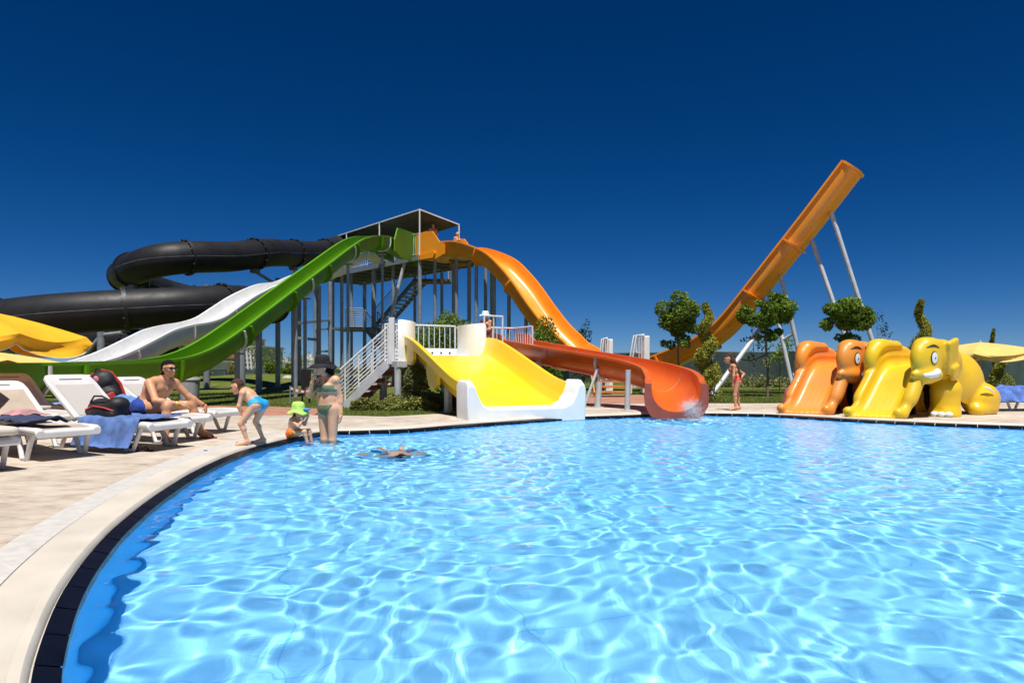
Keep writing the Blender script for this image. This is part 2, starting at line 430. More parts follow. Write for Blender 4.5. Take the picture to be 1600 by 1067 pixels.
# ---- water: one wavy surface, it refracts and focuses the sun by itself
rng = np.random.default_rng(11)
gx = np.arange(-3.6, 13.6, 0.024); gy = np.arange(0.2, 15.0, 0.024)
WX, WY = np.meshgrid(gx, gy)
def waves(X, Y):
    X2 = X + .06 * np.sin(2.1 * Y + 1) + .05 * np.sin(3.3 * X + .7 * Y); Y2 = Y + .06 * np.sin(1.7 * X + 2) + .05 * np.sin(2.9 * Y - 1.3 * X)
    Z = np.zeros_like(X); r = np.random.default_rng(5)
    for i in range(52):
        lam = math.exp(r.uniform(math.log(.11), math.log(.52))); k = 2 * math.pi / lam; th = r.uniform(0, 2 * math.pi)
        Z += .00098 * (lam / .5) ** 1.1 * np.cos(k * (X2 * math.cos(th) + Y2 * math.sin(th)) + r.uniform(0, 6.28))
    far = np.clip((Y - 4) / 7, 0, 1)              # choppier towards the slides
    for i in range(16):
        lam = math.exp(r.uniform(math.log(.11), math.log(.28))); k = 2 * math.pi / lam; th = r.uniform(0, 2 * math.pi)
        Z += far * .0005 * np.cos(k * (X2 * math.cos(th) + Y2 * math.sin(th)) + r.uniform(0, 6.28))
    for (cx_, cy_, a, w) in ((-1.5, 8.7, .012, 1.2), (3.3, 13.2, .022, .9), (-2.6, 9.8, .008, .7)):   # rings where people and slides stir it
        d = np.hypot(X - cx_, Y - cy_); Z += a * np.cos(d * 26) * np.exp(-(d / w) ** 2)
    return Z
WZ = waves(WX, WY) - 0.064
inside = in_poly(ring(0.05), (WX[:-1, :-1] + WX[1:, 1:]) / 2, (WY[:-1, :-1] + WY[1:, 1:]) / 2)
idx = np.arange(WX.size).reshape(WX.shape)
q = np.stack([idx[:-1, :-1], idx[:-1, 1:], idx[1:, 1:], idx[1:, :-1]], -1)[inside]
used, inv = np.unique(q, return_inverse=True)
wv = np.stack([WX, WY, WZ], -1).reshape(-1, 3)[used]
def np_mesh(name, v, f):
    me = bpy.data.meshes.new(name); f = np.asarray(f)
    me.vertices.add(len(v)); me.vertices.foreach_set('co', np.asarray(v, np.float32).ravel())
    me.loops.add(f.size); me.loops.foreach_set('vertex_index', f.astype(np.int32).ravel())
    me.polygons.add(len(f)); k = f.shape[1]
    me.polygons.foreach_set('loop_start', np.arange(0, f.size, k, dtype=np.int32)); me.polygons.foreach_set('loop_total', np.full(len(f), k, np.int32))
    me.update(calc_edges=True); me.validate(); return me
wme = np_mesh('water', wv, inv.reshape(-1, 4))
wme.polygons.foreach_set('use_smooth', [True] * len(wme.polygons))
def water_mat():
    m = bpy.data.materials.new('water'); m.use_nodes = True; nt = m.node_tree; nt.nodes.clear()
    g = nt.nodes.new('ShaderNodeBsdfRefraction'); g.inputs['IOR'].default_value = 1.33; g.inputs['Roughness'].default_value = 0; g.inputs['Color'].default_value = (.93, .98, 1, 1)
    gl = nt.nodes.new('ShaderNodeBsdfGlossy'); gl.inputs['Roughness'].default_value = 0
    fr = nt.nodes.new('ShaderNodeFresnel'); fr.inputs['IOR'].default_value = 1.33
    mu = nt.nodes.new('ShaderNodeMath'); mu.operation = 'MULTIPLY'; mu.inputs[1].default_value = .6      # shot through a polarising filter
    mx = nt.nodes.new('ShaderNodeMixShader'); L = nt.links.new
    ge = nt.nodes.new('ShaderNodeNewGeometry'); ma = nt.nodes.new('ShaderNodeMath'); ma.operation = 'MULTIPLY_ADD'; ma.inputs[1].default_value = .4; ma.inputs[2].default_value = .6
    L(ge.outputs['Backfacing'], ma.inputs[0]); L(ma.outputs[0], mu.inputs[1]); L(fr.outputs[0], mu.inputs[0]); L(mu.outputs[0], mx.inputs[0]); L(g.outputs[0], mx.inputs[1]); L(gl.outputs[0], mx.inputs[2])
    o = nt.nodes.new('ShaderNodeOutputMaterial'); L(mx.outputs[0], o.inputs[0]); return m
water = structure(link('pool_water', wme, water_mat()))
water.cycles.is_caustics_caster = True
# ------------------------------------------------------------------ chutes
def chute_profile(w, dep, th=0.05, lip=0.10, round_=0.5, flat=False):
    """closed U section: floor at (0,0), rims at (+-w/2, dep), lips turned outwards"""
    h = w / 2; pts = []
    r = min(h, dep) * round_
    inner = [(-h, dep)]
    for k in range(7):
        a = math.pi + k / 6 * math.pi / 2
        inner.append((-h + r + r * math.cos(a), r + r * math.sin(a)))
    inner += [(-x, y) for x, y in reversed(inner)]
    outer = [(h + lip, dep), (h + lip, dep - 0.06), (h + th, dep - 0.06)]
    ro = r + th
    for k in range(7):
        a = 0 - k / 6 * math.pi / 2
        outer.append((h + th - ro + ro * math.cos(a), ro - th + ro * math.sin(a)))
    outer += [(-x, y) for x, y in reversed(outer)]
    return inner + outer
def flange_profile(w, dep, round_=0.5, th=0.05, out=0.12):
    h = w / 2 + th * 0.9; r = min(w / 2, dep) * round_ + th; base = -th * 0.9
    def arcp(e):
        p = [(h + e, dep - 0.062)]
        for k in range(7):
            a = -k / 6 * math.pi / 2
            p.append((h + e - (r + e) + (r + e) * math.cos(a), base - e + (r + e) + (r + e) * math.sin(a)))
        return p
    o = arcp(out); i = arcp(0)
    right = o; left = [(-x, y) for x, y in reversed(o)]
    inn = [(-x, y) for x, y in i]; inn2 = [(x, y) for x, y in reversed(i)]
    return right + left + inn + inn2
def chute(root, path, w, dep, cuts, mat, fmat=None, round_=0.5, lip=0.10, out=0.12, deps=None, fl=0.07, parts='chute_section'):
    """sections between joints, each a part, with a raised flange at each joint"""
    fr = frames(path); n = len(path)
    wl = w if isinstance(w, list) else [w] * n
    prof = (lambda i: chute_profile(wl[i], deps[i], 0.05, lip, round_)) if deps is not None else chute_profile(w, dep, 0.05, lip, round_)
    idx = [0] + [int(c * (n - 1)) for c in cuts] + [n - 1]
    for a, b in zip(idx[:-1], idx[1:]):
        mb = MB(); sub = fr[a:b + 1]
        pf_ = (lambda i, a=a: prof(i + a)) if callable(prof) else prof
        sweep(mb, sub, pf_, (a == 0, b == n - 1))
        mb.build(parts, mat, root, smooth=38)
    for k in idx[1:-1]:
        p, t, sd, up = fr[k]; d = deps[k] if deps is not None else dep
        mb = MB(); sweep(mb, [(p - t * fl / 2, t, sd, up), (p + t * fl / 2, t, sd, up)], flange_profile(wl[k], d, round_, 0.05, out))
        mb.build('joint_flange', fmat or mat, root)
    return fr
def posts(root, lst, mat, name='support_post'):
    for a, b, r in lst:
        mb = MB(); mb.cyl(a, b, r, r, 14)
        mb.cyl(Vector(a) , Vector(a) + Vector((0, 0, 0.02)), r * 2.0, r * 2.0, 14)
        mb.build(name, mat, root, smooth=40)
def plan(S, d, t, z, off=0.0):
    n = (-d[1], d[0])
    return (S[0] + d[0] * t + n[0] * off, S[1] + d[1] * t + n[1] * off, z)
# ---- the tall orange half pipe: launch at the tower, dip near the lawn, steep run-up on the right
oS = (-4.6, 34.2); oE = (11.2, 23.0); L_ = math.hypot(oE[0] - oS[0], oE[1] - oS[1]); od = ((oE[0] - oS[0]) / L_, (oE[1] - oS[1]) / L_)
OW = 2.2
rim = [(0.0, 7.06), (1.3, 7.08), (2.3, 7.01), (3.22, 6.73), (4.25, 6.24), (5.06, 5.54), (5.71, 4.85), (6.51, 3.85), (7.26, 3.0), (7.9, 2.44), (8.5, 1.98), (9.3, 1.55), (10.3, 1.27), (11.3, 1.22), (12.41, 1.38), (13.67, 1.86), (14.3, 2.17), (14.9, 2.58), (15.47, 3.18), (16.08, 3.92), (16.94, 4.97), (18.04, 6.32), (19.3, 7.92)]
def ow(t): return OW + (1.20 - OW) * min(1, max(0, (t - 8.5) / 5.0)) ** 1.0      # the run-up is narrower than the drop
o5 = crom([(*plan(oS, od, t, z, ow(t) / 2), ow(t), 0.66 - 0.10 * min(1, max(0, (t - 8.5) / 5.0))) for t, z in rim], 0.22)
ows, ods = list(o5[:, 3]), list(o5[:, 4])
ofr0 = frames(o5[:, :3])
opath = np.array([p - up * d for (p, t, sd, up), d in zip(ofr0, ods)])
half = thing('half_pipe_slide', 'tall orange half pipe slide with steep run up ending in the sky', 'water slide', plan(oS, od, 10.8, 0, OW / 2))
chute(half, opath, ows, 0, [0.16, 0.27, 0.375, 0.44, 0.53, 0.62, 0.70, 0.785, 0.88], gel_orange, None, 0.62, 0.14, 0.12, deps=ods)
# raised launch box at the tower
for off in (-0.17, OW + 0.10):
    mb = MB()
    a = [Vector(plan(oS, od, t, z, off)) for t, z in ((-0.1, 6.28), (1.0, 6.2), (1.75, 6.45), (1.75, 6.96), (1.45, 7.02), (0.95, 7.62), (0.55, 7.66), (-0.1, 7.6))]
    mb.ext(a, (-od[1] * 0.07, od[0] * 0.07, 0))
    mb.build('launch_side', gel_orange, half)
MB().ext([Vector(plan(oS, od, t, z, -0.24)) for t, z in ((0.1, 6.28), (1.05, 6.30), (1.2, 6.52), (1.1, 6.62), (0.1, 6.50))], (-od[1] * 0.06, od[0] * 0.06, 0)).build('launch_bracket', gel_orange, half)
MB().ext([Vector(plan(oS, od, t, 6.60, o_)) for t, o_ in ((-.6, .05), (2.0, .05), (2.0, OW - .05), (-.6, OW - .05))], (0, 0, .04)).build('launch_floor', gel_orange, half)
# end plate rim at the very top
p, t, sd, up = frames(opath)[-1]
mb = MB(); sweep(mb, [(p - t * .05, t, sd, up), (p + t * .03, t, sd, up)], flange_profile(ows[-1], ods[-1], 0.62, 0.05, 0.06)); mb.build('end_flange', gel_orange, half)
# supports of the run-up
def under(frm, k, lat): p, t, sd, up = frm[k]; return p + sd * lat - up * 0.12
of = frames(opath); nO = len(of)
sup = []
for frac, spread, dx in ((0.915, 0.022, 1.75), (0.82, 0.016, 0.85)):
    for sg in (-1, 1):
        top = under(of, int((frac + sg * spread) * (nO - 1)), 0.18 * sg)
        sup.append((Vector((top.x + od[0] * dx - od[1] * .3 * sg, top.y + od[1] * dx + od[0] * .3 * sg, -0.03)), top, 0.075))
sup.append((Vector((P(1112, 604, 24.3).x, 24.3, -0.03)), P(1188, 514, 25.6), 0.09))
k = int(0.60 * (nO - 1)); b = under(of, k, 0.0); sup.append((Vector((b.x, b.y, -0.03)), b, 0.13))
k = int(0.50 * (nO - 1)); b = under(of, k, 0.0); sup.append((Vector((b.x, b.y, -0.03)), b, 0.13))
posts(half, sup, galv_lt)
for i in (0, 2):
    a = lerp(sup[i][0], sup[i][1], 0.52); b = lerp(sup[i + 1][0], sup[i + 1][1], 0.52)
    MB().cyl(a, b, 0.06).build('brace', galv_lt, half, smooth=40)
dsup = []
for fr_ in (0.035, 0.085, 0.15, 0.215, 0.265, 0.33):
    k = int(fr_ * (nO - 1)); b = under(of, k, 0.75 if fr_ < .05 else 0.55)
    dsup.append((Vector((b.x, b.y, -0.03)), b, 0.085))
    b2 = under(of, k, -0.7)
    if fr_ in (0.035, 0.15): dsup.append((Vector((b2.x, b2.y, -0.03)), b2, 0.10))
posts(half, dsup, galv)
# ---- green straight slide
gS = (-5.2, 34.4); gE = (-8.5, 13.0); Lg = math.hypot(gE[0] - gS[0], gE[1] - gS[1]); gd = ((gE[0] - gS[0]) / Lg, (gE[1] - gS[1]) / Lg)
GW = 0.70
grim = [(0.0, 7.0), (2.0, 7.0), (3.1, 6.95), (4.2, 6.79), (5.6, 6.47), (7.05, 5.96), (9.9, 4.65), (12.8, 3.31), (15.5, 2.06), (16.7, 1.56), (17.6, 1.30), (18.5, 1.17), (19.8, 1.11), (21.7, 1.07), (24.0, 1.05)]
gr0 = frames(crom([plan(gS, gd, t, z, -GW / 2) for t, z in grim], 0.25))
GD = 0.57
gpath = np.array([p - up * GD for p, t, sd, up in gr0])
green = thing('green_slide', 'steep green straight slide running down from the tower to the left', 'water slide', plan(gS, gd, 20, 0, -GW / 2))
chute(green, gpath, GW, GD, [0.17, 0.29, 0.41, 0.53, 0.645, 0.78, 0.90], gel_green, None, 0.85, 0.09, 0.11)
gf = frames(gpath); nG = len(gf)
for off in (0.12, -GW - 0.17):
    mb = MB(); lo = .45 if off < 0 else 0
    a = [Vector(plan(gS, gd, t, z, off)) for t, z in ((-0.15, 6.25), (1.9, 6.2), (2.7, 6.35), (2.7, 6.88 - lo * .2), (2.25, 7.5 - lo), (1.9, 7.56 - lo), (-0.15, 7.74 - lo))]
    mb.ext(a, (-gd[1] * 0.06, gd[0] * 0.06, 0))
    mb.build('launch_side', gel_green, green)
a0 = Vector(plan(gS, gd, -0.2, 6.1, 0.19)); mb = MB().ext([a0, a0 + V(0, 0, 1.64), a0 + V(0.28, 0.25, 1.55), a0 + V(0.28, 0.25, 0)], (gd[0] * .06, gd[1] * .06, 0)); mb.build('launch_end', gel_green, green)
# pale hoops under the chute and the posts that carry it
gp = []
for frac in (0.12, 0.30, 0.47, 0.655, 0.80, 0.93):
    k = int(frac * (nG - 1)); p, t, sd, up = gf[k]
    mb = MB(); prof = flange_profile(GW, GD, 0.85, 0.09, 0.05)
    sweep(mb, [(p + t * .09, t, sd, up), (p + t * .14, t, sd, up)], prof); mb.build('hoop', railwhite, green)
    q = p - up * 0.18
    MB().box(q + V(0, 0, -0.05), (0.34, 0.26, 0.05)).build('saddle_plate', galv, green)
    gp.append((Vector((q.x, q.y, -0.03)), q + V(0, 0, -.03), 0.06))
posts(green, gp, galv)
# ---- white slide with two humps beside it
wS = (-7.1, 36.6); wd = gd; WW = 0.84
wrim = [(0, 7.05), (2.2, 7.0), (4.2, 6.35), (6.2, 5.55), (8.0, 5.02), (9.3, 4.62), (10.46, 4.25), (11.5, 4.06), (12.33, 3.83), (13.56, 3.38), (14.68, 2.87), (15.43, 2.53), (16.2, 2.33), (17.0, 2.20), (17.8, 2.02), (18.5, 1.76), (19.42, 1.41), (20.25, 1.17), (21.0, 1.09), (24.5, 1.05)]
wr0 = frames(crom([plan(wS, wd, t, z, 0) for t, z in wrim], 0.25))
WD = 0.54
wpath = np.array([p - up * WD for p, t, sd, up in wr0])
white = thing('white_slide', 'white wavy slide with two humps behind the green slide', 'water slide', plan(wS, wd, 20, 0, 0))
chute(white, wpath, WW, WD, [0.12, 0.25, 0.38, 0.5, 0.61, 0.70, 0.80, 0.91], gel_white, None, 0.7, 0.08, 0.05, fl=0.04)
wf = frames(wpath); nW = len(wf); wp = []
for frac in (0.22, 0.42, 0.58, 0.70, 0.80, 0.92):
    k = int(frac * (nW - 1)); p, t, sd, up = wf[k]; q = p - up * 0.06
    wp.append((Vector((q.x, q.y, -0.03)), q, 0.075))
posts(white, wp, galv)
# ---- black closed tube slide
def tube_slide(root, pts, r, joints, name='tube_section'):
    path = crom(pts, 0.35); fr = frames(path); n = len(path)
    idx = [0] + [int(c * (n - 1)) for c in joints] + [n - 1]
    m = 28
    def ringpts(f, rr): return [f[0] + (f[2] * math.cos(2 * math.pi * k / m) + f[3] * math.sin(2 * math.pi * k / m)) * rr for k in range(m)]
    for a, b in zip(idx[:-1], idx[1:]):
        mb = MB(); mb.grid([ringpts(f, r) for f in fr[a:b + 1]], True); o = mb.build(name, gel_black, root, smooth=60)
        # moulded seam lines on both sides
        sm_ = MB()
        for sgn in (-1, 1):
            sm_.grid([[f[0] + f[2] * sgn * (r + .004) * math.cos(e) + f[3] * (r + .004) * math.sin(e) for e in (-0.012, 0.012)] for f in fr[a:b + 1]])
        sm_o = sm_.build('seam', pm('tube seam', (0.20, 0.20, 0.20), 0.7, 0.3, 3), o, fix=False); stuff(sm_o)
    for k in idx[1:-1]:
        p, t, sd, up = fr[k]
        mb = MB(); a = (p - t * .06, t, sd, up); b = (p + t * .06, t, sd, up)
        mb.grid([ringpts(a, r - .02), ringpts(a, r + .085), ringpts(b, r + .085), ringpts(b, r - .02)], True)
        fo = mb.build('joint_flange', gel_blacker, root, smooth=40)
        bo = MB()
        for q in ringpts(b, r + .05)[::2]: bo.box(q, (.04, .04, .04))
        stuff(bo.build('bolts', galv_dk, fo))
    return fr, idx
blk = thing('tube_slide', 'black closed tube slide coiling above the left side', 'tube slide', (-14, 27, 0))
TR = 0.66
tpts = [P(536, 384, 40.5), P(500, 395, 38), P(455, 396, 35), P(420, 395, 32.5), P(360, 401, 30), P(300, 402, 28.2), P(250, 407, 27.5), P(212, 419, 28.2), P(196, 431, 30.5), P(215, 442, 33.5), P(280, 462, 35.8), P(350, 477, 36.5), P(410, 481, 35), P(430, 480, 31.5), P(412, 477, 27.6), P(370, 474, 25), P(300, 478, 23.4), P(230, 482, 22.6), P(160, 486, 22.0), P(80, 492, 21.6), P(0, 501, 21.6), P(-110, 513, 22.5), P(-190, 527, 25.5), P(-160, 538, 29.5), P(-40, 530, 31.5), P(90, 533, 31.0), P(190, 538, 29.5), P(270, 540, 29.0), P(330, 548, 31.0)]
tfr, tidx = tube_slide(blk, [tuple(p) for p in tpts], TR, [0.03, 0.075, 0.125, 0.175, 0.215, 0.245, 0.28, 0.325, 0.37, 0.42, 0.465, 0.50, 0.535, 0.575, 0.625, 0.68, 0.735, 0.79, 0.84, 0.90, 0.95])
# open entry scoop next to the tower
mb = MB(); p, t, sd, up = tfr[0]
ef = [(p - t * 1.9, t, sd, up), (p - t * 0.9, t, sd, up), (p + t * .1, t, sd, up)]
mb.grid([[f[0] + f[2] * math.cos(a) * (TR + .02) + f[3] * math.sin(a) * (TR + .02) for a in np.linspace(math.pi * (1.0 - e), math.pi * (2.0 + e), 15)] for f, e in zip(ef, (-0.16, 0.0, 0.14))])
mb.build('entry_scoop', gel_black, blk, smooth=60)
bp_ = []
for j, dx in ((2, -.3), (3, .4), (5, .5), (13, .6), (15, -.5), (16, .6), (19, .2)):
    p, t, sd, up = tfr[tidx[j]]
    a = p - V(0, 0, TR); mast = V(p.x + dx, p.y + 1.9, 0)
    MB().box(a + V(0, 0, -.08), (.34, .34, .26)).build('saddle_bracket', galv_dk, blk)
    MB().cyl(a + V(0, 0, -.15), V(mast.x, mast.y, a.z - 0.55), 0.075).build('bracket_arm', galv, blk, smooth=40)
    bp_.append((V(mast.x, mast.y, -0.03), V(mast.x, mast.y, a.z - 0.2), 0.12))
for x, yt, Y in ((323, 445, 32.0), (158, 512, 27.5), (378, 500, 30.5)):
    q = P(x, yt, Y); bp_.append((V(q.x, q.y, -0.03), q, 0.15))
posts(blk, bp_, galv)
q = P(158, 520, 27.5)
for x2, y2 in ((190, 520), (125, 565)):
    MB().cyl(q + V(0, 0, -.1), P(x2, y2, 27.5), 0.08).build('brace', galv, blk, smooth=40)
# ------------------------------------------------------------------ tower
ZF = 6.5
tA = Vector((-4.6, 34.0, 0)); tu = Vector((-0.68, 0.73, 0)).normalized(); tv = Vector((0.73, 0.68, 0)).normalized()
def T(t, s, z): return tA + tu * t + tv * s + V(0, 0, z)
tower = thing('slide_tower', 'grey steel slide tower with plank deck, awning and zigzag stairs', 'tower', tuple(T(5, 1.5, 0)))
NP = 16
for k in range(NP):
    s0 = 0.0 + k * 3.4 / NP
    t0 = -1.3 if k > 5 else -0.05
    MB().add([], []) .beam(T(t0, s0 + .105, ZF - .03 + random.uniform(-.004, .004)), T(11.6, s0 + .105, ZF - .03), 0.195, 0.05).build('deck_plank', wood_dk, tower)
for k in range(10): MB().beam(T(-0.6 + k * 1.3, 0.05 if k else 1.4, ZF - .14), T(-0.6 + k * 1.3, 3.35, ZF - .14), 0.1, 0.16).build('joist', galv_dk, tower)
for s0 in (-.04, 3.44): MB().beam(T(-0.1, s0, ZF - .11), T(11.7, s0, ZF - .11), 0.06, 0.24).build('edge_beam', galv, tower)
tp = []
for t0, s0, r in ((0.05, 0.05, .10), (2.6, 0.15, .085), (4.6, 0.2, .13), (7.0, .2, .08), (9.2, .2, .10), (11.4, .2, .11), (0.0, 3.2, .09), (-1.2, 2.2, .10), (-1.2, 3.3, .09), (2.4, 3.2, .09), (5.0, 3.2, .09), (10.6, 3.2, .12)):
    tp.append((T(t0, s0, -.03), T(t0, s0, ZF - .22), r))
posts(tower, tp, galv)
posts(tower, [(T(2.35, -1.2, -.03), T(1.5, 0.1, ZF - .22), 0.085)], galv_lt, 'raking_post')
for t0, t1, s0, z in ((9.2, 11.4, .2, 3.25), (7.0, 9.2, .2, 3.2), (9.2, 11.4, .2, 1.9), (10.6, 11.4, 3.2, 3.3), (0.0, 2.4, 3.2, 3.4), (2.4, 5, 3.2, 3.3)):
    MB().beam(T(t0, s0, z), T(t1, s0, z), 0.1, 0.12).build('tie_beam', galv, tower)
# stray masts standing left of the tower with ladder-like ties
lm = [(462, 22.5, 470), (498, 30, 446), (516, 33, 440)]
mast = []
for x, Y, yt in lm:
    q = P(x, yt, Y); mast.append((V(q.x, q.y, -.03), q, 0.065 if Y < 25 else 0.10))
posts(tower, mast, galv)
MB().beam(P(464, 505, 30), P(516, 500, 33), 0.1, 0.12).build('tie_beam', galv, tower)
MB().beam(P(466, 528, 30), P(498, 531, 30), 0.1, 0.12).build('tie_beam', galv, tower)
# awning
aw = thing('tower_awning', 'dark green flat shade awning on thin white poles over the tower deck', 'awning', tuple(T(4, 1.2, ZF)))
def aw_z(t, s): return 8.78 - 0.02 * t - 0.16 * s
AL, AWD = 10.6, 2.5
mb = MB(); rows = []
for i in range(13):
    t0 = AL * i / 12
    rows.append([T(t0, AWD * j / 6, aw_z(t0, AWD * j / 6) - 0.05 * math.sin(math.pi * j / 6) - 0.04 * math.sin(math.pi * (i % 4) / 4)) for j in range(7)])
mb.grid(rows); mb.grid([[p - V(0, 0, .02) for p in r] for r in rows])
mb.build('shade_cloth', pm('dark green shade cloth', (0.05, 0.075, 0.06), 0.8, 0.15, 3, trans=0.25), aw, fix=False)
cn = [(0, 0), (AL, 0), (AL, AWD), (0, AWD)]
for i in range(4):
    a, b = cn[i], cn[(i + 1) % 4]
    MB().beam(T(*a, aw_z(*a) + .01), T(*b, aw_z(*b) + .01), .06, .06).build('edge_tube', railwhite, aw)
for t0, s0 in ((0, 0), (AL * .35, 0), (AL * .68, 0), (AL, 0), (0, AWD), (AL * .5, AWD), (AL, AWD)):
    MB().cyl(T(t0, s0, ZF), T(t0, s0, aw_z(t0, s0) - .02), .038, n=8).build('pole', railwhite, aw, smooth=40)
# rails of bars
def railing(root, pts, h, mat, pitch=0.14, r=0.012, tr=0.024, base=0.08, vertical=True, nbars=6, post_r=0.026):
    for a, b in zip(pts[:-1], pts[1:]):
        a = Vector(a); b = Vector(b); d = b - a; ln = d.length
        MB().cyl(a + V(0, 0, h), b + V(0, 0, h), tr, n=8).build('top_rail', mat, root, smooth=40)
        for p in (a, b): MB().cyl(p, p + V(0, 0, h + .01), post_r, n=8).build('rail_post', mat, root, smooth=40)
        if vertical:
            MB().cyl(a + V(0, 0, base), b + V(0, 0, base), tr * .8, n=8).build('bottom_rail', mat, root, smooth=40)
            k = max(1, int(ln / pitch))
            for i in range(1, k):
                p = a + d * (i / k); MB().cyl(p + V(0, 0, base), p + V(0, 0, h), r, n=6).build('baluster', mat, root, smooth=40)
        else:
            for i in range(nbars):
                z = base + (h - base) * i / nbars
                MB().cyl(a + V(0, 0, z), b + V(0, 0, z), r, n=6).build('rail_bar', mat, root, smooth=40)
railing(tower, [T(0.05, -.02, ZF), T(0.95, -.02, ZF)], 1.1, galv_lt, 0.15, .016, .03)
railing(tower, [T(2.2, -.02, ZF), T(3.9, -.02, ZF)], 1.1, galv_lt, 0.16, .016, .03)
railing(tower, [T(4.9, -.02, ZF), T(9.6, -.02, ZF)], 1.1, galv_lt, 0.22, .016, .03)
railing(tower, [T(0.4, 3.4, ZF), T(5.5, 3.4, ZF), T(11.5, 3.4, ZF)], 1.1, galv_lt, 0.3, .016, .03)
# stairs
def flight(root, p0, p1, width, n, side, smat, tmat, rail=True, tread=0.30, th=0.08, rmat=None):
    p0 = Vector(p0); p1 = Vector(p1); side = Vector(side).normalized(); d = p1 - p0; h = Vector((d.x, d.y, 0)).normalized()
    for k in (0, 1): MB().beam(p0 + side * width * k, p1 + side * width * k, 0.05, 0.20, up=(0, 0, 1)).build('stringer', smat, root)
    for i in range(n):
        c = p0 + d * ((i + .6) / n) + side * width / 2
        R = Matrix((h, side, V(0, 0, 1))).transposed()
        MB().box(c, (tread, width - .06, th), R).build('tread', tmat, root)
    if rail:
        for k in (0, 1):
            o = side * width * k
            for j in range(1, 7):
                MB().cyl(p0 + o + V(0, 0, .16 * j), p1 + o + V(0, 0, .16 * j), .016 if j < 6 else .03, n=6).build('rail_bar', rmat or smat, root, smooth=40)
            for f in (0, .5, 1): q = p0 + d * f + o; MB().cyl(q, q + V(0, 0, .98), .025, n=8).build('rail_post', rmat or smat, root, smooth=40)
sd_ = V(0.45, 0.89, 0)
lm_ = P(584, 512, 38.0); ltop = P(648, 438, 38.6)
flight(tower, lm_, ltop, 1.1, 13, sd_, galv_dk, pm('steel tread', (0.46, 0.41, 0.39), .6), rmat=galv)
lb = P(628, 586, 37.0)
flight(tower, lb, P(570, 512, 37.0), 1.1, 13, sd_, galv_dk, pm('steel tread', (0.46, 0.41, 0.39), .6), rmat=galv)
c = P(567, 513, 38.2); MB().box(c + V(-.2, .4, -.05), (2.6, 2.6, .12)).build('landing', galv_dk, tower)
c2 = ltop; MB().box(c2 + V(1.0, .6, 0), (1.9, 1.5, .12)).build('landing', wood_dk, tower)
a = P(540, 512, 37.0); railing(tower, [a, a + V(0.95, 0, 0)], 1.05, galv, vertical=False, r=.02, nbars=8)
railing(tower, [a + V(0, 2.2, 0), a], 1.05, galv, vertical=False, r=.02, nbars=8)
railing(tower, [c2 + V(1.9, 0, .05), c2 + V(1.9, 1.3, .05)], 1.05, galv_lt, vertical=False, r=.02, nbars=6)
# ------------------------------------------------------------------ children's platform
ys = Vector((0.42, -0.908, 0)).normalized(); yw = Vector((0.87, 0.49, 0)).normalized()
yB = Vector((-0.95, 12.9, 0)) + yw * .27; YL, YWD = 4.1, 1.96
yT = yB - ys * YL
plat = thing('play_platform', 'low grey steel platform with white railings above the yellow slide', 'platform', tuple(yT - ys * .8))
ZP = 1.12
def Q(w_, b_, z): return yT + yw * w_ - ys * b_ + V(0, 0, z)        # w_ across to the right, b_ backwards
MB().ext([Q(-.42, -.02, ZP - .14), Q(2.55, -.02, ZP - .14), Q(2.55, 1.9, ZP - .14), Q(-.42, 1.9, ZP - .14)], (0, 0, .14)).build('floor', galv_lt, plat)
MB().ext([Q(2.55, .2, ZP - .14), Q(3.85, .2, ZP - .14), Q(3.85, 1.9, ZP - .14), Q(2.55, 1.9, ZP - .14)], (0, 0, .139)).build('floor', galv_lt, plat)
pp = []
for w_, b_, r in ((-.36, .08, .085), (-.36, 1.5, .10), (1.2, .9, .085), (2.35, .4, .085), (2.5, 1.7, .08), (3.7, 1.8, .085), (.6, -.95, .085), (.25, -1.9, .09)):
    zt = ZP - .14 if b_ > -0.5 else ZP - .14 + b_ * .22
    pp.append((Q(w_, b_, -.03), Q(w_, b_, zt), r))
posts(plat, pp, galv_lt)
railing(plat, [Q(-.25, 1.75, ZP), Q(1.80, 1.75, ZP)], 1.0, railwhite, .155, .013, .024, base=.12)
railing(plat, [Q(2.12, .35, ZP), Q(2.72, .45, ZP)], 1.22, railwhite, .24, .014, .026, base=.12)
railing(plat, [Q(2.75, 1.85, ZP), Q(3.75, 1.85, ZP), Q(3.82, .75, ZP)], 1.0, railwhite, .135, .014, .026, base=.1)
# stairs of the platform with terracotta treads
terr = pm('terracotta tread', (0.42, 0.17, 0.085), .75, .2, 9)
s0 = V(G(541, 634).x, 17.0, -.02); s1 = V(P(606, 560, 17.0).x, 17.0, ZP - .05)
flight(plat, s0, s1, 1.05, 6, (0.1, 1, 0), galv_lt, terr, rail=False, tread=.25, th=.11)
for k in (0, 1):
    o = V(0.1, 1, 0).normalized() * 1.05 * k
    for j in range(1, 10):
        MB().cyl(s0 + o + V(-.1, 0, .03 + .10 * j), s1 + o + V(0.03, 0, .03 + .10 * j), .011 if j < 9 else .026, n=6).build('rail_bar', railwhite, plat, smooth=40)
    for f in (0.02, .33, .66, 1):
        q = lerp(s0, s1, f) + o; MB().cyl(q, q + V(0, 0, .95), .02, n=8).build('rail_post', railwhite, plat, smooth=40)
MB().beam(s1 + V(.10, 0, -.02), s1 + V(.10, 0, 1.14), .11, .14, up=(1, 0, 0)).build('end_column', railwhite, plat)
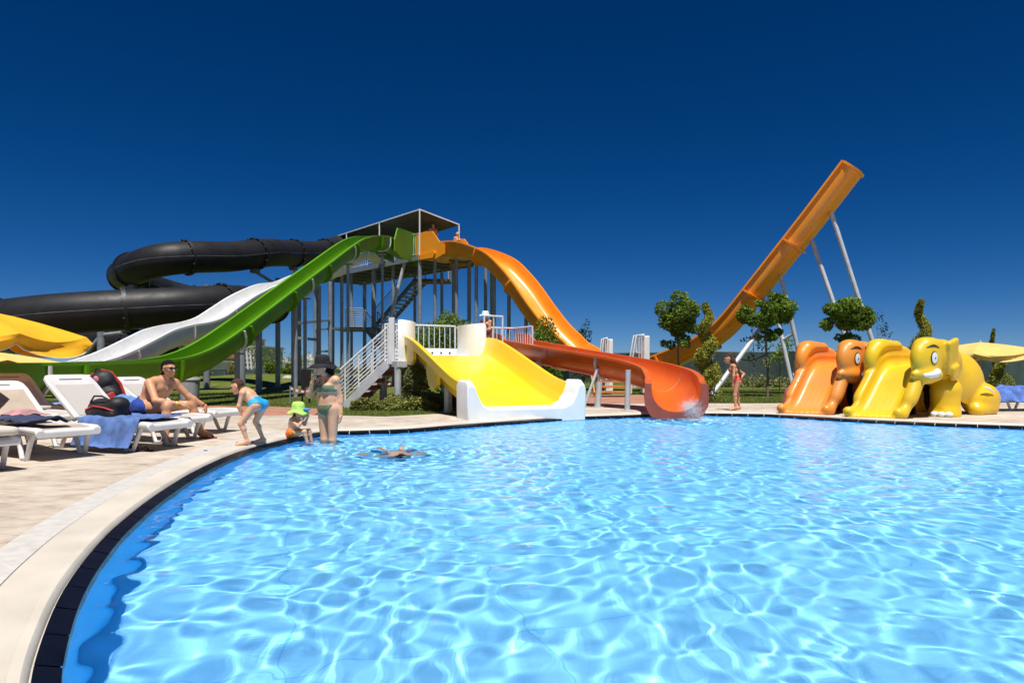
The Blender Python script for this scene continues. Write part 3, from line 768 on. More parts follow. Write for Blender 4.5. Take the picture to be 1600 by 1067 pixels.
# ---- yellow wide slide
yel = thing('yellow_slide', 'wide yellow slide with white end walls running into the pool', 'water slide', tuple(yB + yw * 1.1 + V(0, 0, -.05)))
yz = [(-.25, 1.27), (0.0, 1.26), (.5, 1.17), (1.2, .97), (2.0, .72), (2.8, .47), (3.3, .325), (3.7, .24), (4.0, .20)]
ypath = crom([tuple(yT + ys * t + yw * YWD / 2 + V(0, 0, z)) for t, z in yz], .18)
def yprof(i):
    h, dep, th = YWD / 2, .47, .05
    inner = [(-h - .10, dep), (-h - .04, .26), (-h + .02, .08), (-h + .08, .022), (-h + .17, 0)]
    inner += [(-x, y) for x, y in reversed(inner)]
    outer = [(h + .20, dep), (h + .19, dep - .20), (h + .12, dep - .22), (h + .07, .2), (h - .05, -.05)]
    outer += [(-x, y) for x, y in reversed(outer)]
    return inner + outer
yfr = frames(ypath); nY = len(yfr); cuts = [0, int(nY * .5), nY - 1]
for a, b in zip(cuts[:-1], cuts[1:]):
    mb = MB(); sweep(mb, yfr[a:b + 1], yprof, (a == 0, b == nY - 1)); mb.build('chute_section', gel_yellow, yel, smooth=42)
for k in (2, int(nY * .5)):
    p, t, sd, up = yfr[k]
    for sgn in (-1, 1):
        e = sgn * (YWD / 2 + .15)
        poly = [p + sd * e + t * x + up * y for x, y in ((-.3, .32), (.48, .30), (.55, .0), (.36, -.17), (0, -.19), (-.24, 0.0))]
        MB().ext(poly, sd * (-sgn * .07)).build('joint_bracket', gel_yellow, yel)
# white trough at the foot
p, t, sd, up = yfr[-1]
up = V(0, 0, 1); t = Vector((t.x, t.y, 0)).normalized(); z0 = p.z
h = YWD / 2
fpro = [(-h - .26, .52), (-h - .18, .54), (-h - .12, .47), (-h - .07, .30), (-h + .03, .10), (-h + .2, .01), (h - .2, .01), (h - .03, .10), (h + .07, .30), (h + .12, .47), (h + .18, .54), (h + .26, .52), (h + .29, .42), (h + .27, -.45), (-h - .27, -.45), (-h - .29, .42)]
mb = MB(); sweep(mb, [(p - t * .04, t, sd, up), (p + t * .42, t, sd, up), (p + t * .55, t, sd, up - t * .0)], lambda i: [(x, y * (1 if i < 2 else .86) - (0 if i < 2 else .02)) for x, y in fpro]); mb.build('splash_trough', gel_white, yel, smooth=45, bevel=.02)
# white cheeks at the head and the low back board with nozzle holes
for w_, hh, d_ in ((-.28, 1.02, 1), (YWD + .05, 1.0, -1)):
    rows = []
    for i in range(9):
        a = i / 8 * math.pi * .5
        off = (.55 * math.sin(a)) * d_ if d_ > 0 else -.50 * math.sin(a)
        b_ = .05 + .75 * (1 - math.cos(a))
        top = hh * (1 - .06 * i / 8) if i < 8 else hh * .92
        rows.append([Q(w_ + off - (.0 if d_ > 0 else 0), b_, ZP - .10), Q(w_ + off, b_, ZP + top * .93), Q(w_ + off + .03 * d_, b_ + .05, ZP + top)])
    mb = MB(); mb.grid(rows); mb.grid([[q + (-ys) * .07 - yw * .07 * d_ for q in r] for r in rows])
    for e in (0, 2): mb.grid([[r[e] for r in rows], [r[e] + (-ys) * .07 - yw * .07 * d_ for r in rows]])
    mb.grid([rows[0], [q + (-ys) * .07 - yw * .07 * d_ for q in rows[0]]])
    mb.build('cheek_panel', gel_white, yel, smooth=50)
bb = MB().ext([Q(-.05, 1.55, ZP), Q(YWD - .1, 1.55, ZP), Q(YWD - .1, 1.55, ZP + .37), Q(-.05, 1.55, ZP + .37)], -ys * .08).build('back_board', gel_white, yel)
MB().ext([Q(-.1, .25, ZP + .02), Q(YWD + .1, .25, ZP + .02), Q(YWD - .2, 1.55, ZP + .04), Q(.2, 1.55, ZP + .04)], (0, 0, .11)).build('start_floor', gel_white, yel)
for i in range(5):
    c = Q(.52 + i * .26, 1.548, ZP + .24); MB().cyl(c, c + ys * .012, .026, n=10).build('nozzle', gel_blacker, bb)
MB().cyl(yB + yw * -.16 - ys * .1 + V(0, 0, -.03), yB + yw * -.16 - ys * .1 + V(0, 0, .70), .045).build('support_post', galv_lt, yel, smooth=40)
MB().cyl(yB + yw * .0 - ys * .75 + V(0, 0, -.03), yB + yw * .0 - ys * .75 + V(0, 0, .52), .085).build('support_post', galv_lt, yel, smooth=40)
# ---- red curving slide
red = thing('red_slide', 'red orange curving slide whose open mouth pours into the pool', 'water slide', (3.3, 14.3, 0))
rp_ = [(-0.35, 21.3, 1.32), (0.15, 20.4, 1.26), (0.75, 19.3, 1.12), (1.45, 18.2, .95), (2.2, 17.25, .78), (2.95, 16.35, .60), (3.42, 15.5, .40), (3.48, 14.75, .22), (3.40, 14.3, .12), (3.33, 13.86, .075)]
rpath = crom(rp_, .16); RW = .98; nR = len(rpath)
rdep = [.52 + .05 * min(1, max(0, (i / nR - .45) / .4)) for i in range(nR)]
chute(red, rpath, RW, .6, [.16, .40, .62, .80], gel_red, gel_red, .92, .12, .02, deps=rdep, fl=.03)
rf = frames(rpath)
for k in (int(.16 * (nR - 1)), int(.40 * (nR - 1)), int(.62 * (nR - 1)), int(.80 * (nR - 1))):
    p, t, sd, up = rf[k]; mb = MB(); pr = chute_profile(RW - .006, rdep[k] + .004, .001, .10, .92)[:16]
    mb.grid([[p - t * .007 + sd * a + up * (b + .004) for a, b in pr], [p + t * .007 + sd * a + up * (b + .004) for a, b in pr]]); mb.build('joint_line', pm('pale joint sealant', (.62, .36, .24), .6), red, fix=False)
# mouth: broad dull flange
p, t, sd, up = rf[-1]; up = V(0, 0, 1); t = Vector((t.x, t.y, 0)).normalized()
d = rdep[-1]; r = RW / 2
inn = chute_profile(RW, d, .05, .1, .92)[:16]
out = [(-r - .13, d), (-r - .15, d * .5), (-r - .13, .12), (-r - .02, -.09), (-r + .15, -.15), (r - .15, -.15), (r + .02, -.09), (r + .13, .12), (r + .15, d * .5), (r + .13, d)]
mb = MB(); sweep(mb, [(p - t * .02, t, sd, up), (p + t * .10, t, sd, up)], inn + list(reversed(out))); mb.build('mouth_flange', gel_redrim, red, smooth=30)
# raised ears at the start
for off, x0, x1 in ((-RW / 2 - .12, 0, 7), (RW / 2 + .06, 2, 9)):
    poly = [rf[x0][0] + rf[x0][2] * off + V(0, 0, .3), rf[x1][0] + rf[x1][2] * off + V(0, 0, .3), rf[x1][0] + rf[x1][2] * off + V(0, 0, rdep[0]), rf[x1 - 2][0] + rf[x1 - 2][2] * off + V(0, 0, rdep[0] + .16), rf[x0][0] + rf[x0][2] * off + V(0, 0, rdep[0] + .2)]
    MB().ext(poly, rf[x0][2] * .07).build('start_ear', gel_red, red)
def rsup(fr_, lat, foot, r, mat=galv_lt):
    k = int(fr_ * (nR - 1)); p, t, sd, up = rf[k]; return (foot, p + sd * lat - up * .02, r)
posts(red, [(G(980, 642), G(980, 642) + V(.02, .0, .92), .062), (V(G(934, 637).x, 16.5, 0), V(G(934, 637).x + .05, 16.5, .62), .075), (G(912, 637), V(G(912, 637).x + .36, 16.6, .95), .035)], galv_lt)
hk = int(.60 * (nR - 1)); p, t, sd, up = rf[hk]
mb = MB(); sweep(mb, [(p - t * .03, t, sd, up), (p + t * .03, t, sd, up)], flange_profile(RW, rdep[hk], .92, .08, .04)); mb.build('hoop', galv_lt, red)
# ------------------------------------------------------------------ smooth solids (signed distance field -> one continuous skin)
class Sdf:
    def __init__(s, lo, hi, h):
        s.lo = np.array(lo, float); s.h = h
        s.n = np.ceil((np.array(hi, float) - s.lo) / h).astype(int) + 1
        s.D = np.full(s.n, 5.0, np.float32); s.prims = []
        s.ax = [(s.lo[k] + np.arange(s.n[k]) * h).astype(np.float32) for k in range(3)]
    def put(s, fn, lo, hi, k=0.03, op='u', tag=None):
        a = np.clip(((np.array(lo) - s.lo) / s.h).astype(int) - 1, 0, s.n - 1); b = np.clip(((np.array(hi) - s.lo) / s.h).astype(int) + 2, 1, s.n)
        sl = tuple(slice(a[i], b[i]) for i in range(3))
        X, Y, Z = s.ax[0][sl[0]][:, None, None], s.ax[1][sl[1]][None, :, None], s.ax[2][sl[2]][None, None, :]
        d = fn(X, Y, Z); d0 = s.D[sl]
        if op == 'u':
            if k > 0:
                h = np.clip(.5 + .5 * (d0 - d) / k, 0, 1); s.D[sl] = d0 + (d - d0) * h - k * h * (1 - h)
            else: s.D[sl] = np.minimum(d0, d)
            s.prims.append((fn, tag))
        elif op == 's':
            d = -d; h = np.clip(.5 - .5 * (d0 - d) / k, 0, 1); s.D[sl] = d0 + (d - d0) * h + k * h * (1 - h)
        elif op == 'i':
            h = np.clip(.5 - .5 * (d0 - d) / k, 0, 1); s.D[sl] = d0 + (d - d0) * h + k * h * (1 - h)
    def cone(s, a, b, ra, rb=None, k=0.03, op='u', tag=None):
        a = np.array(a, float); b = np.array(b, float); rb = ra if rb is None else rb; ba = b - a; L2 = float(ba @ ba) + 1e-12
        def fn(X, Y, Z):
            x, y, z = X - a[0], Y - a[1], Z - a[2]
            t = np.clip((x * ba[0] + y * ba[1] + z * ba[2]) / L2, 0, 1)
            return np.sqrt((x - t * ba[0]) ** 2 + (y - t * ba[1]) ** 2 + (z - t * ba[2]) ** 2) - (ra + t * (rb - ra))
        m = max(ra, rb) + 2 * k + 2 * s.h; s.put(fn, np.minimum(a, b) - m, np.maximum(a, b) + m, k, op, tag)
    def ell(s, c, r, R=None, k=0.03, op='u', tag=None):
        c = np.array(c, float); r = np.array(r, float) * np.ones(3); R = np.eye(3) if R is None else np.array(R, float)
        def fn(X, Y, Z):
            x, y, z = X - c[0], Y - c[1], Z - c[2]
            q = [(R[0, i] * x + R[1, i] * y + R[2, i] * z) / r[i] for i in range(3)]
            k0 = np.sqrt(q[0] ** 2 + q[1] ** 2 + q[2] ** 2) + 1e-9
            k1 = np.sqrt((q[0] / r[0]) ** 2 + (q[1] / r[1]) ** 2 + (q[2] / r[2]) ** 2) + 1e-9
            return k0 * (k0 - 1) / k1
        m = r.max() + 2 * k + 2 * s.h; s.put(fn, c - m, c + m, k, op, tag)
    def box(s, c, d, rad=0.02, R=None, k=0.03, op='u', tag=None):
        c = np.array(c, float); d = np.array(d, float) / 2 - rad; R = np.eye(3) if R is None else np.array(R, float)
        def fn(X, Y, Z):
            x, y, z = X - c[0], Y - c[1], Z - c[2]
            q = [np.abs(R[0, i] * x + R[1, i] * y + R[2, i] * z) - d[i] for i in range(3)]
            o = np.sqrt(np.maximum(q[0], 0) ** 2 + np.maximum(q[1], 0) ** 2 + np.maximum(q[2], 0) ** 2)
            return o + np.minimum(np.maximum(np.maximum(q[0], q[1]), q[2]), 0) - rad
        m = np.linalg.norm(d + rad) + 2 * k + 2 * s.h; s.put(fn, c - m, c + m, k, op, tag)
    def mesh(s):
        """naive surface nets"""
        D = s.D; I = D < 0; nx, ny, nz = s.n
        c = [(i, j, k) for i in (0, 1) for j in (0, 1) for k in (0, 1)]
        cnt = sum(I[i:nx - 1 + i, j:ny - 1 + j, k:nz - 1 + k].astype(np.int8) for i, j, k in c)
        act = np.argwhere((cnt > 0) & (cnt < 8)); vid = -np.ones((nx - 1, ny - 1, nz - 1), np.int64)
        vid[tuple(act.T)] = np.arange(len(act))
        val = {o: D[act[:, 0] + o[0], act[:, 1] + o[1], act[:, 2] + o[2]] for o in c}
        S = np.zeros((len(act), 3)); W = np.zeros(len(act))
        for a in c:
            for ax in range(3):
                if a[ax]: continue
                b = list(a); b[ax] = 1; b = tuple(b); da, db = val[a], val[b]; m = (da < 0) != (db < 0)
                t = np.where(m, da / np.where(m, da - db, 1), 0); p = np.tile(np.array(a, float), (len(act), 1)); p[:, ax] += t
                S[m] += p[m]; W[m] += 1
        v = s.lo + (act + S / W[:, None]) * s.h
        fs = []
        for ax in range(3):
            sl0 = [slice(None)] * 3; sl1 = [slice(None)] * 3; sl0[ax] = slice(0, -1); sl1[ax] = slice(1, None)
            ch = I[tuple(sl0)] != I[tuple(sl1)]; e = np.argwhere(ch); u, w = (ax + 1) % 3, (ax + 2) % 3
            ok = (e[:, u] > 0) & (e[:, w] > 0) & (e[:, u] < s.n[u] - 1) & (e[:, w] < s.n[w] - 1); e = e[ok]
            q = []
            for du, dw in ((-1, -1), (0, -1), (0, 0), (-1, 0)):
                p = e.copy(); p[:, u] += du; p[:, w] += dw; q.append(vid[tuple(p.T)])
            q = np.stack(q, 1); fl = ~I[tuple(e.T)]; q[fl] = q[fl][:, ::-1]; fs.append(q)
        return v, np.vstack(fs)
    def parts(s, v):
        """index of the nearest primitive for each vertex"""
        best = np.full(len(v), 9.0); pid = np.zeros(len(v), int)
        X, Y, Z = v[:, 0], v[:, 1], v[:, 2]
        for i, (fn, tg) in enumerate(s.prims):
            d = fn(X, Y, Z); m = d < best; best[m] = d[m]; pid[m] = i
        return pid
def skin_mesh(name, v, f, smooth_it=2):
    # a few rounds of Laplacian smoothing
    e = np.vstack([f[:, [0, 1]], f[:, [1, 2]], f[:, [2, 3]], f[:, [3, 0]]])
    for _ in range(smooth_it):
        acc = np.zeros_like(v); n = np.zeros(len(v))
        for a, b in ((0, 1), (1, 0)):
            np.add.at(acc, e[:, a], v[e[:, b]]); np.add.at(n, e[:, a], 1)
        v = v * .5 + .5 * acc / np.maximum(n, 1)[:, None]
    me = np_mesh(name, v, f); me.polygons.foreach_set('use_smooth', [True] * len(f)); return me, v
# ------------------------------------------------------------------ elephant slides
def elephant(label, pos, yaw, mats, group, tusks=(1, -1)):
    """local axes: x to the right of the chute seen from the pool, y backwards, z up"""
    s = Sdf((-1.0, -.62, -.06), (1.0, 4.1, 1.72), .026)
    # body, rump and haunches
    s.ell((0, 2.45, .64), (.60, 1.06, .74), k=.1); s.ell((0, 1.95, .80), (.56, .7, .60), k=.1)
    s.ell((0, 2.0, .18), (.47, 1.5, .62), k=.03, op='s'); s.box((-.44, 1.05, .38), (.07, 1.2, .85), .03, k=.02)  # hollowed belly; left panel added so no light shines through
    for sx in (1, -1):
        s.ell((.46 * sx, 2.95, .30), (.30, .56, .36), k=.05); s.cone((.58 * sx, 2.50, .10), (.58 * sx, 3.05, .12), .15, .17, k=.06)
        # front legs
        s.ell((.44 * sx, 1.60, .52), (.27, .30, .25), k=.05); s.cone((.44 * sx, 1.58, .50), (.44 * sx, 1.56, .12), .27, .255, k=.05); s.cone((.44 * sx, 1.55, .06), (.44 * sx, 1.54, .02), .285, .295, k=.02)
        # head halves, brow, cheek with the smile, ears
        s.ell((.46 * sx, .84, 1.12), (.22, .46, .44), k=.06); s.box((.46 * sx, 1.00, 1.30), (.38, .86, .46), .13, k=.08); s.ell((.46 * sx, 1.50, 1.10), (.20, .55, .34), k=.08)
        s.ell((.50 * sx, .74, .84), (.20, .32, .19), k=.05); s.cone((.46 * sx, .40, .84), (.60 * sx, .92, .82), .075, .11, k=.04)
        R = np.array(Matrix.Rotation(.16 * sx, 3, 'Z') @ Matrix.Rotation(.10 * sx, 3, 'Y') @ Matrix.Rotation(.22, 3, 'X'))
        s.box((.64 * sx, 1.40, 1.20), (.11, .50, .66), .045, R, k=.02); s.box((.67 * sx, 1.46, .88), (.10, .34, .30), .04, R, k=.02)
    # chute: floor, raised rims and hollow; its lip is cut parallel to the pool edge, so the left rim is longer
    fz = [tuple(q) for q in crom([(0.0, .085), (.16, .10), (.36, .36), (.58, .70), (.80, .94), (1.1, 1.00), (1.75, 1.00)], .08)]
    def sk(x, y): return y - max(0, 1 - y / .85) * .42 * (.5 - x / .86)
    def line(x, dz, r, op, k, dy=0.0, y0=-9, y1=9):
        for (a, za), (b, zb) in zip(fz[:-1], fz[1:]):
            if a < y0 or b > y1: continue
            s.cone((x, sk(x, a) + dy, za + dz), (x, sk(x, b) + dy, zb + dz), r, r, k=k, op=op)
    for x in np.linspace(-.32, .32, 8): line(x, -.085, .085, 'u', .03)
    for sx in (1, -1):
        line(.385 * sx, .03, .10, 'u', .03, y1=.6); line(.41 * sx, .06, .13, 'u', .05, y0=.3, y1=1.0)
        # solid skirt under the rim at the tip
        q = sk(.385 * sx, 0.03); s.box((.385 * sx, q + .06, .07), (.20, .22, .15), .06, k=.04)
    for x in (-.20, -.1, 0, .1, .20): line(x, .15, .125, 's', .03, dy=-.03)
    for x in (-.19, 0, .19): line(x, .30, .135, 's', .03, dy=-.05)
    for x in (-.2, -.4): s.cone((x, -.9, .30), (x, sk(x, 0.05) - .02, .25), .12, .12, k=.02, op='s') if x > -.3 else None
    s.box((0, 1.6, 1.60), (.52, 3.2, 1.10), .12, k=.05, op='s')
    s.box((0, .9, 2.0), (.58, 3.0, 1.2), .14, k=.08, op='s')
    # opening under the head between trunk and leg
    for y_, z_, r_ in ((1.02, .22, .26), (1.04, .48, .20), (.78, .12, .22), (.84, .34, .17), (.60, .02, .14), (1.18, .15, .12)):
        s.cone((-.02, y_, z_), (.95, y_, z_), r_, r_, k=.025, op='s')
    s.box((0, 1.6, -.13), (9, 9, .24), .01, k=.01, op='s')
    v, f = s.mesh(); me, v = skin_mesh('body', v, f, 3)
    root = thing('elephant_slide', label, 'elephant slide', tuple(pos), yaw, group, local=True)
    me.materials.append(mats); me.materials.append(pm('painted cavity shade', (.020, .012, .010), .9))  # near-black second material paints shade on to the hollow's inner faces
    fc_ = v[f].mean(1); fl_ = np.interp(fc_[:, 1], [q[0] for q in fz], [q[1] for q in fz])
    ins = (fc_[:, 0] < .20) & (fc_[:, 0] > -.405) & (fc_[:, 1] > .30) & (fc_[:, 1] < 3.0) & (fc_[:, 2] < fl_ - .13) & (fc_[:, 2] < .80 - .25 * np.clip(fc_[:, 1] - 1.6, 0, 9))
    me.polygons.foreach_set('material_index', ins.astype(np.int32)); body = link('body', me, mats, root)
    bv = BVHTree.FromPolygons([tuple(p) for p in v], [tuple(int(i) for i in q) for q in f])
    def cast(o, d):
        h = bv.ray_cast(Vector(o), Vector(d).normalized()); return (h[0], h[1]) if h[0] is not None else (Vector(o), -Vector(d).normalized())
    blackp = pm('black paint', (.012, .012, .014), .4); whitep = pm('white paint', (.80, .80, .78), .35, .03)
    for sx in (1, -1):
        aim = V(-.86 * sx, .50, 0).normalized()
        c0 = V(.62 * sx, .72, 1.16)
        def patch(cu, cv, ru, rv, lift, n=18):
            """small disc pressed on to the skin"""
            side = aim.cross(V(0, 0, 1)).normalized(); rows = []
            for rr in (0, .5, 1.0):
                row = []
                for i in range(n):
                    a = 2 * math.pi * i / n; o = c0 + side * (cu + ru * rr * math.cos(a)) + V(0, 0, cv + rv * rr * math.sin(a)) - aim * 1.2
                    h, nn = cast(o, aim); row.append(h + nn * lift)
                rows.append(row)
            return MB().grid(rows, True)
        e = patch(0, 0, .088, .125, .010).build('eye_outline', blackp, root, smooth=60)
        w = patch(0, 0, .072, .108, .016).build('eye', whitep, root, smooth=60)
        patch(.012, -.005, .014, .02, .020, 8).build('pupil', blackp, w, smooth=60)
        side = aim.cross(V(0, 0, 1)).normalized(); pts = []
        for i in range(9):
            u = -.15 + .30 * i / 8; o = c0 + side * u + V(0, 0, .185 + .05 * math.cos(u / .15 * 1.4)) - aim * 1.2; h, nn = cast(o, aim); pts.append(h + nn * .004)
        MB().tube(pts, [.004 + .014 * math.sin(math.pi * (i + .6) / 9.2) for i in range(9)], 6).build('eyebrow', blackp, root, smooth=60)
        # tusk
        if sx in tusks:
            b = V(.60 * sx, .92, .88); tt = [b + V(0, .06, .02), b, b + V(.05 * sx, -.14, -.01), b + V(.04 * sx, -.32, -.05), b + V(.0 * sx, -.48, -.05)]
            MB().tube(tt, [.03, .085, .095, .07, .02], 12).build('tusk', whitep, root, smooth=60)
        for a in (-.15, .28, .7):
            ca, sa = math.cos(-math.pi / 2 + a * sx), math.sin(-math.pi / 2 + a * sx)
            MB().ball(V(.44 * sx + ca * .30, 1.54 + sa * .30, .05), (.075, .075, .055), 10, 6).build('toenail', whitep, root, smooth=60)
        MB().tube([V(.70 * sx, 2.52, .58), V(.745 * sx, 2.66, .54), V(.765 * sx, 2.84, .46)], [.012, .026, .012], 8).build('foot_stripe', whitep, root, smooth=60)
    return root
el_yel = pm('yellow elephant gelcoat', (0.80, 0.50, 0.010), 0.42, 0.12, 1.6, coat=0.10, col2=(0.68, 0.42, 0.02))
el_or = pm('orange elephant gelcoat', (0.84, 0.265, 0.014), 0.42, 0.12, 1.6, coat=0.10, col2=(0.66, 0.25, 0.06))
el_pk = pm('pink elephant gelcoat', (0.72, 0.14, 0.17), 0.35, 0.1, 1.6, coat=0.2)
eyaw = math.atan2(-.62, .785)       # chute points at the pool
c1 = G(1368, 653); c2_ = G(1262, 647)
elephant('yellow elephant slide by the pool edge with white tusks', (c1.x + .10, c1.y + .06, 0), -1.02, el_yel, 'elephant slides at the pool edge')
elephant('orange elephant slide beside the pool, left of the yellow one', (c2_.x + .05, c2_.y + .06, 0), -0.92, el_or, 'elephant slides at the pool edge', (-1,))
pk = thing('elephant_slide', 'pink elephant slide mostly hidden behind the orange one', 'elephant slide', (6.86, 16.2, 0), 2.1, 'elephant slides at the pool edge', local=True)
s = Sdf((-.9, -.8, -.05), (.9, 1.0, 1.0), .035)
s.ell((0, .1, .40), (.42, .5, .44), k=.05); s.ell((0, -.3, .42), (.30, .3, .34), k=.06); s.cone((0, -.45, .35), (0, -.65, .10), .13, .10, k=.05)
for sx in (1, -1):
    s.cone((.26 * sx, -.05, .3), (.27 * sx, -.08, .08), .13, .13, k=.04); s.cone((.26 * sx, .36, .3), (.27 * sx, .38, .08), .13, .13, k=.04); s.ell((.34 * sx, -.22, .5), (.06, .18, .2), k=.03)
s.box((0, 0, -.12), (4, 4, .24), .01, k=.01, op='s')
v, f = s.mesh(); me, v = skin_mesh('body', v, f, 2); link('body', me, el_pk, pk)
pk.scale = (.74, .74, .74)
# ------------------------------------------------------------------ loungers, parasols, towels and bags
plastic = pm('white lounger plastic', (0.64, 0.63, 0.62), 0.42, 0.05, 5)
sling = pm('warm white sling', (0.50, 0.46, 0.43), 0.7, 0.04, 60, bump=.1, bscale=300)
beigepad = pm('beige pad', (0.44, 0.36, 0.29), 0.8, 0.08, 5)
def lounger(label, foot, ang, back=0.75, pad=None, group='white sun loungers on the left deck', arm=True):
    """local: x from the foot end (0) to the head (1.95), y across, z up"""
    W, SH = .66, .33
    root = thing('sun_lounger', label, 'sun lounger', (foot.x, foot.y, 0), ang, group, local=True)
    sx = 1.18
    mb = MB()
    prof = [(-W / 2, -.035), (-W / 2, .0), (-W / 2 + .03, .022), (-W / 2 + .07, .022), (-W / 2 + .09, .0), (W / 2 - .09, .0), (W / 2 - .07, .022), (W / 2 - .03, .022), (W / 2, .0), (W / 2, -.035), (W / 2 - .02, -.06), (-W / 2 + .02, -.06)]
    pth = [(0.0, -.025), (.03, 0), (.3, .006), (.7, -.012), (1.0, -.004), (sx + .55, -.015)]
    fr = [(V(x, 0, SH + z), V(1, 0, 0), V(0, -1, 0), V(0, 0, 1)) for x, z in pth]
    sweep(mb, fr, prof); mb.build('frame', plastic, root, smooth=50, bevel=.008)
    MB().grid([[V(x, y, SH + .022 - .012 * math.cos(y / W * 2.6) + z) for y in np.linspace(-W / 2 + .07, W / 2 - .07, 9)] for x, z in ((.07, -.01), (.3, .006), (.7, -.012), (1.0, -.004), (sx, -.006))]).build('seat_sling', pad or sling, root, smooth=60, fix=False)
    ca, sa = math.cos(back), math.sin(back)
    def B(u, y, w): return V(sx + u * ca - w * sa, y, SH + .02 + u * sa + w * ca)
    BL = .78
    rim = []
    for u, hw in ((0, W / 2), (.35, W / 2), (.62, W / 2), (.72, W / 2 - .015), (.765, W / 2 - .05), (BL, W / 2 - .11)): rim.append((u, hw))
    outl = [(u, -hw) for u, hw in rim] + [(u, hw) for u, hw in reversed(rim)]
    bk = MB().ext([B(u, y, 0) for u, y in outl], B(0, 0, .045) - B(0, 0, 0)).build('backrest', plastic, root, bevel=.012)
    MB().grid([[B(u, y, .052 - .006 * math.cos(y * 5)) for y in np.linspace(-W / 2 + .07, W / 2 - .07, 7)] for u in (.03, .3, .58)]).build('back_sling', pad or sling, bk, smooth=60, fix=False)
    MB().box(B(.68, 0, .047), (.012, .30, .010), Matrix.Rotation(-back, 3, 'Y')).build('grip_slot', pm('slot shade', (.2, .2, .2), .8), bk)
    MB().beam(B(.42, -.16, -.01), V(sx + .52, -.16, SH - .02), .03, .03).build('prop_strut', plastic, root)
    for x in (.32, sx + .30):
        for sy in (-1, 1):
            y = sy * (W / 2 - .05)
            mb = MB().tube([V(x - .16, y, SH - .04), V(x - .10, y * 1.02, .16), V(x - .05, y * 1.04, .02), V(x + .05, y * 1.04, .02), V(x + .12, y * 1.02, .17), V(x + .20, y, SH - .04)], [.03, .028, .026, .026, .028, .03], 8)
            mb.build('leg', plastic, root, smooth=60)
        MB().beam(V(x, -W / 2 + .06, SH - .09), V(x, W / 2 - .06, SH - .09), .05, .06).build('cross_brace', plastic, root)
    return root
def L(px, py): return G(px, py)
LSPEC = [(G(357, 676), 2.92), (G(306, 690), 2.87), (G(268, 703), 2.80), (V(-4.74, 7.32, 0), 2.60), (V(-4.86, 6.25, 0), 2.62)]
def LL(i, x, y=0.0, z=0.0):
    f_, a_ = LSPEC[i]; return V(f_.x + x * math.cos(a_) - y * math.sin(a_), f_.y + x * math.sin(a_) + y * math.cos(a_), z)
lg = [lounger('white sun lounger farthest back, its foot end right of the seated man', *LSPEC[0], .62),
      lounger('white sun lounger that the dark haired man sits on', *LSPEC[1], .70),
      lounger('white sun lounger holding the black bag and the blue towel', *LSPEC[2], .72),
      lounger('white sun lounger with beige pad and crumpled dark blue cloth', *LSPEC[3], .60, beigepad),
      lounger('white sun lounger cut off at the lower left corner, cream cushion', *LSPEC[4], .3, pm('cream cushion', (.66, .60, .53), .8)),
      lounger('white sun lounger with raised back at the left edge, behind the padded one', V(-6.1, 9.6, 0), 2.7, .72),
      lounger('white sun lounger at the left edge farthest from the pool', V(-7.2, 11.4, 0), 2.9, .55)]
lr = lounger('white sun lounger under a blue towel behind the yellow elephant', V(10.9, 15.6, 0), .05, .35, group='sun loungers on the right deck')
cush = MB()
s = Sdf((-.1, -.45, .25), (1.0, .45, .55), .02); s.box((.40, 0, .385), (.86, .64, .085), .04, k=.02); v, f = s.mesh(); me, v = skin_mesh('cushion', v, f, 2)
cu = link('cushion', me, pm('cream cushion', (.66, .60, .53), .8), None); cu.location = LL(4, 0); cu.rotation_euler = (0, 0, LSPEC[4][1]); tag(cu, 'cream seat cushion on the lounger at the lower left corner', 'cushion')
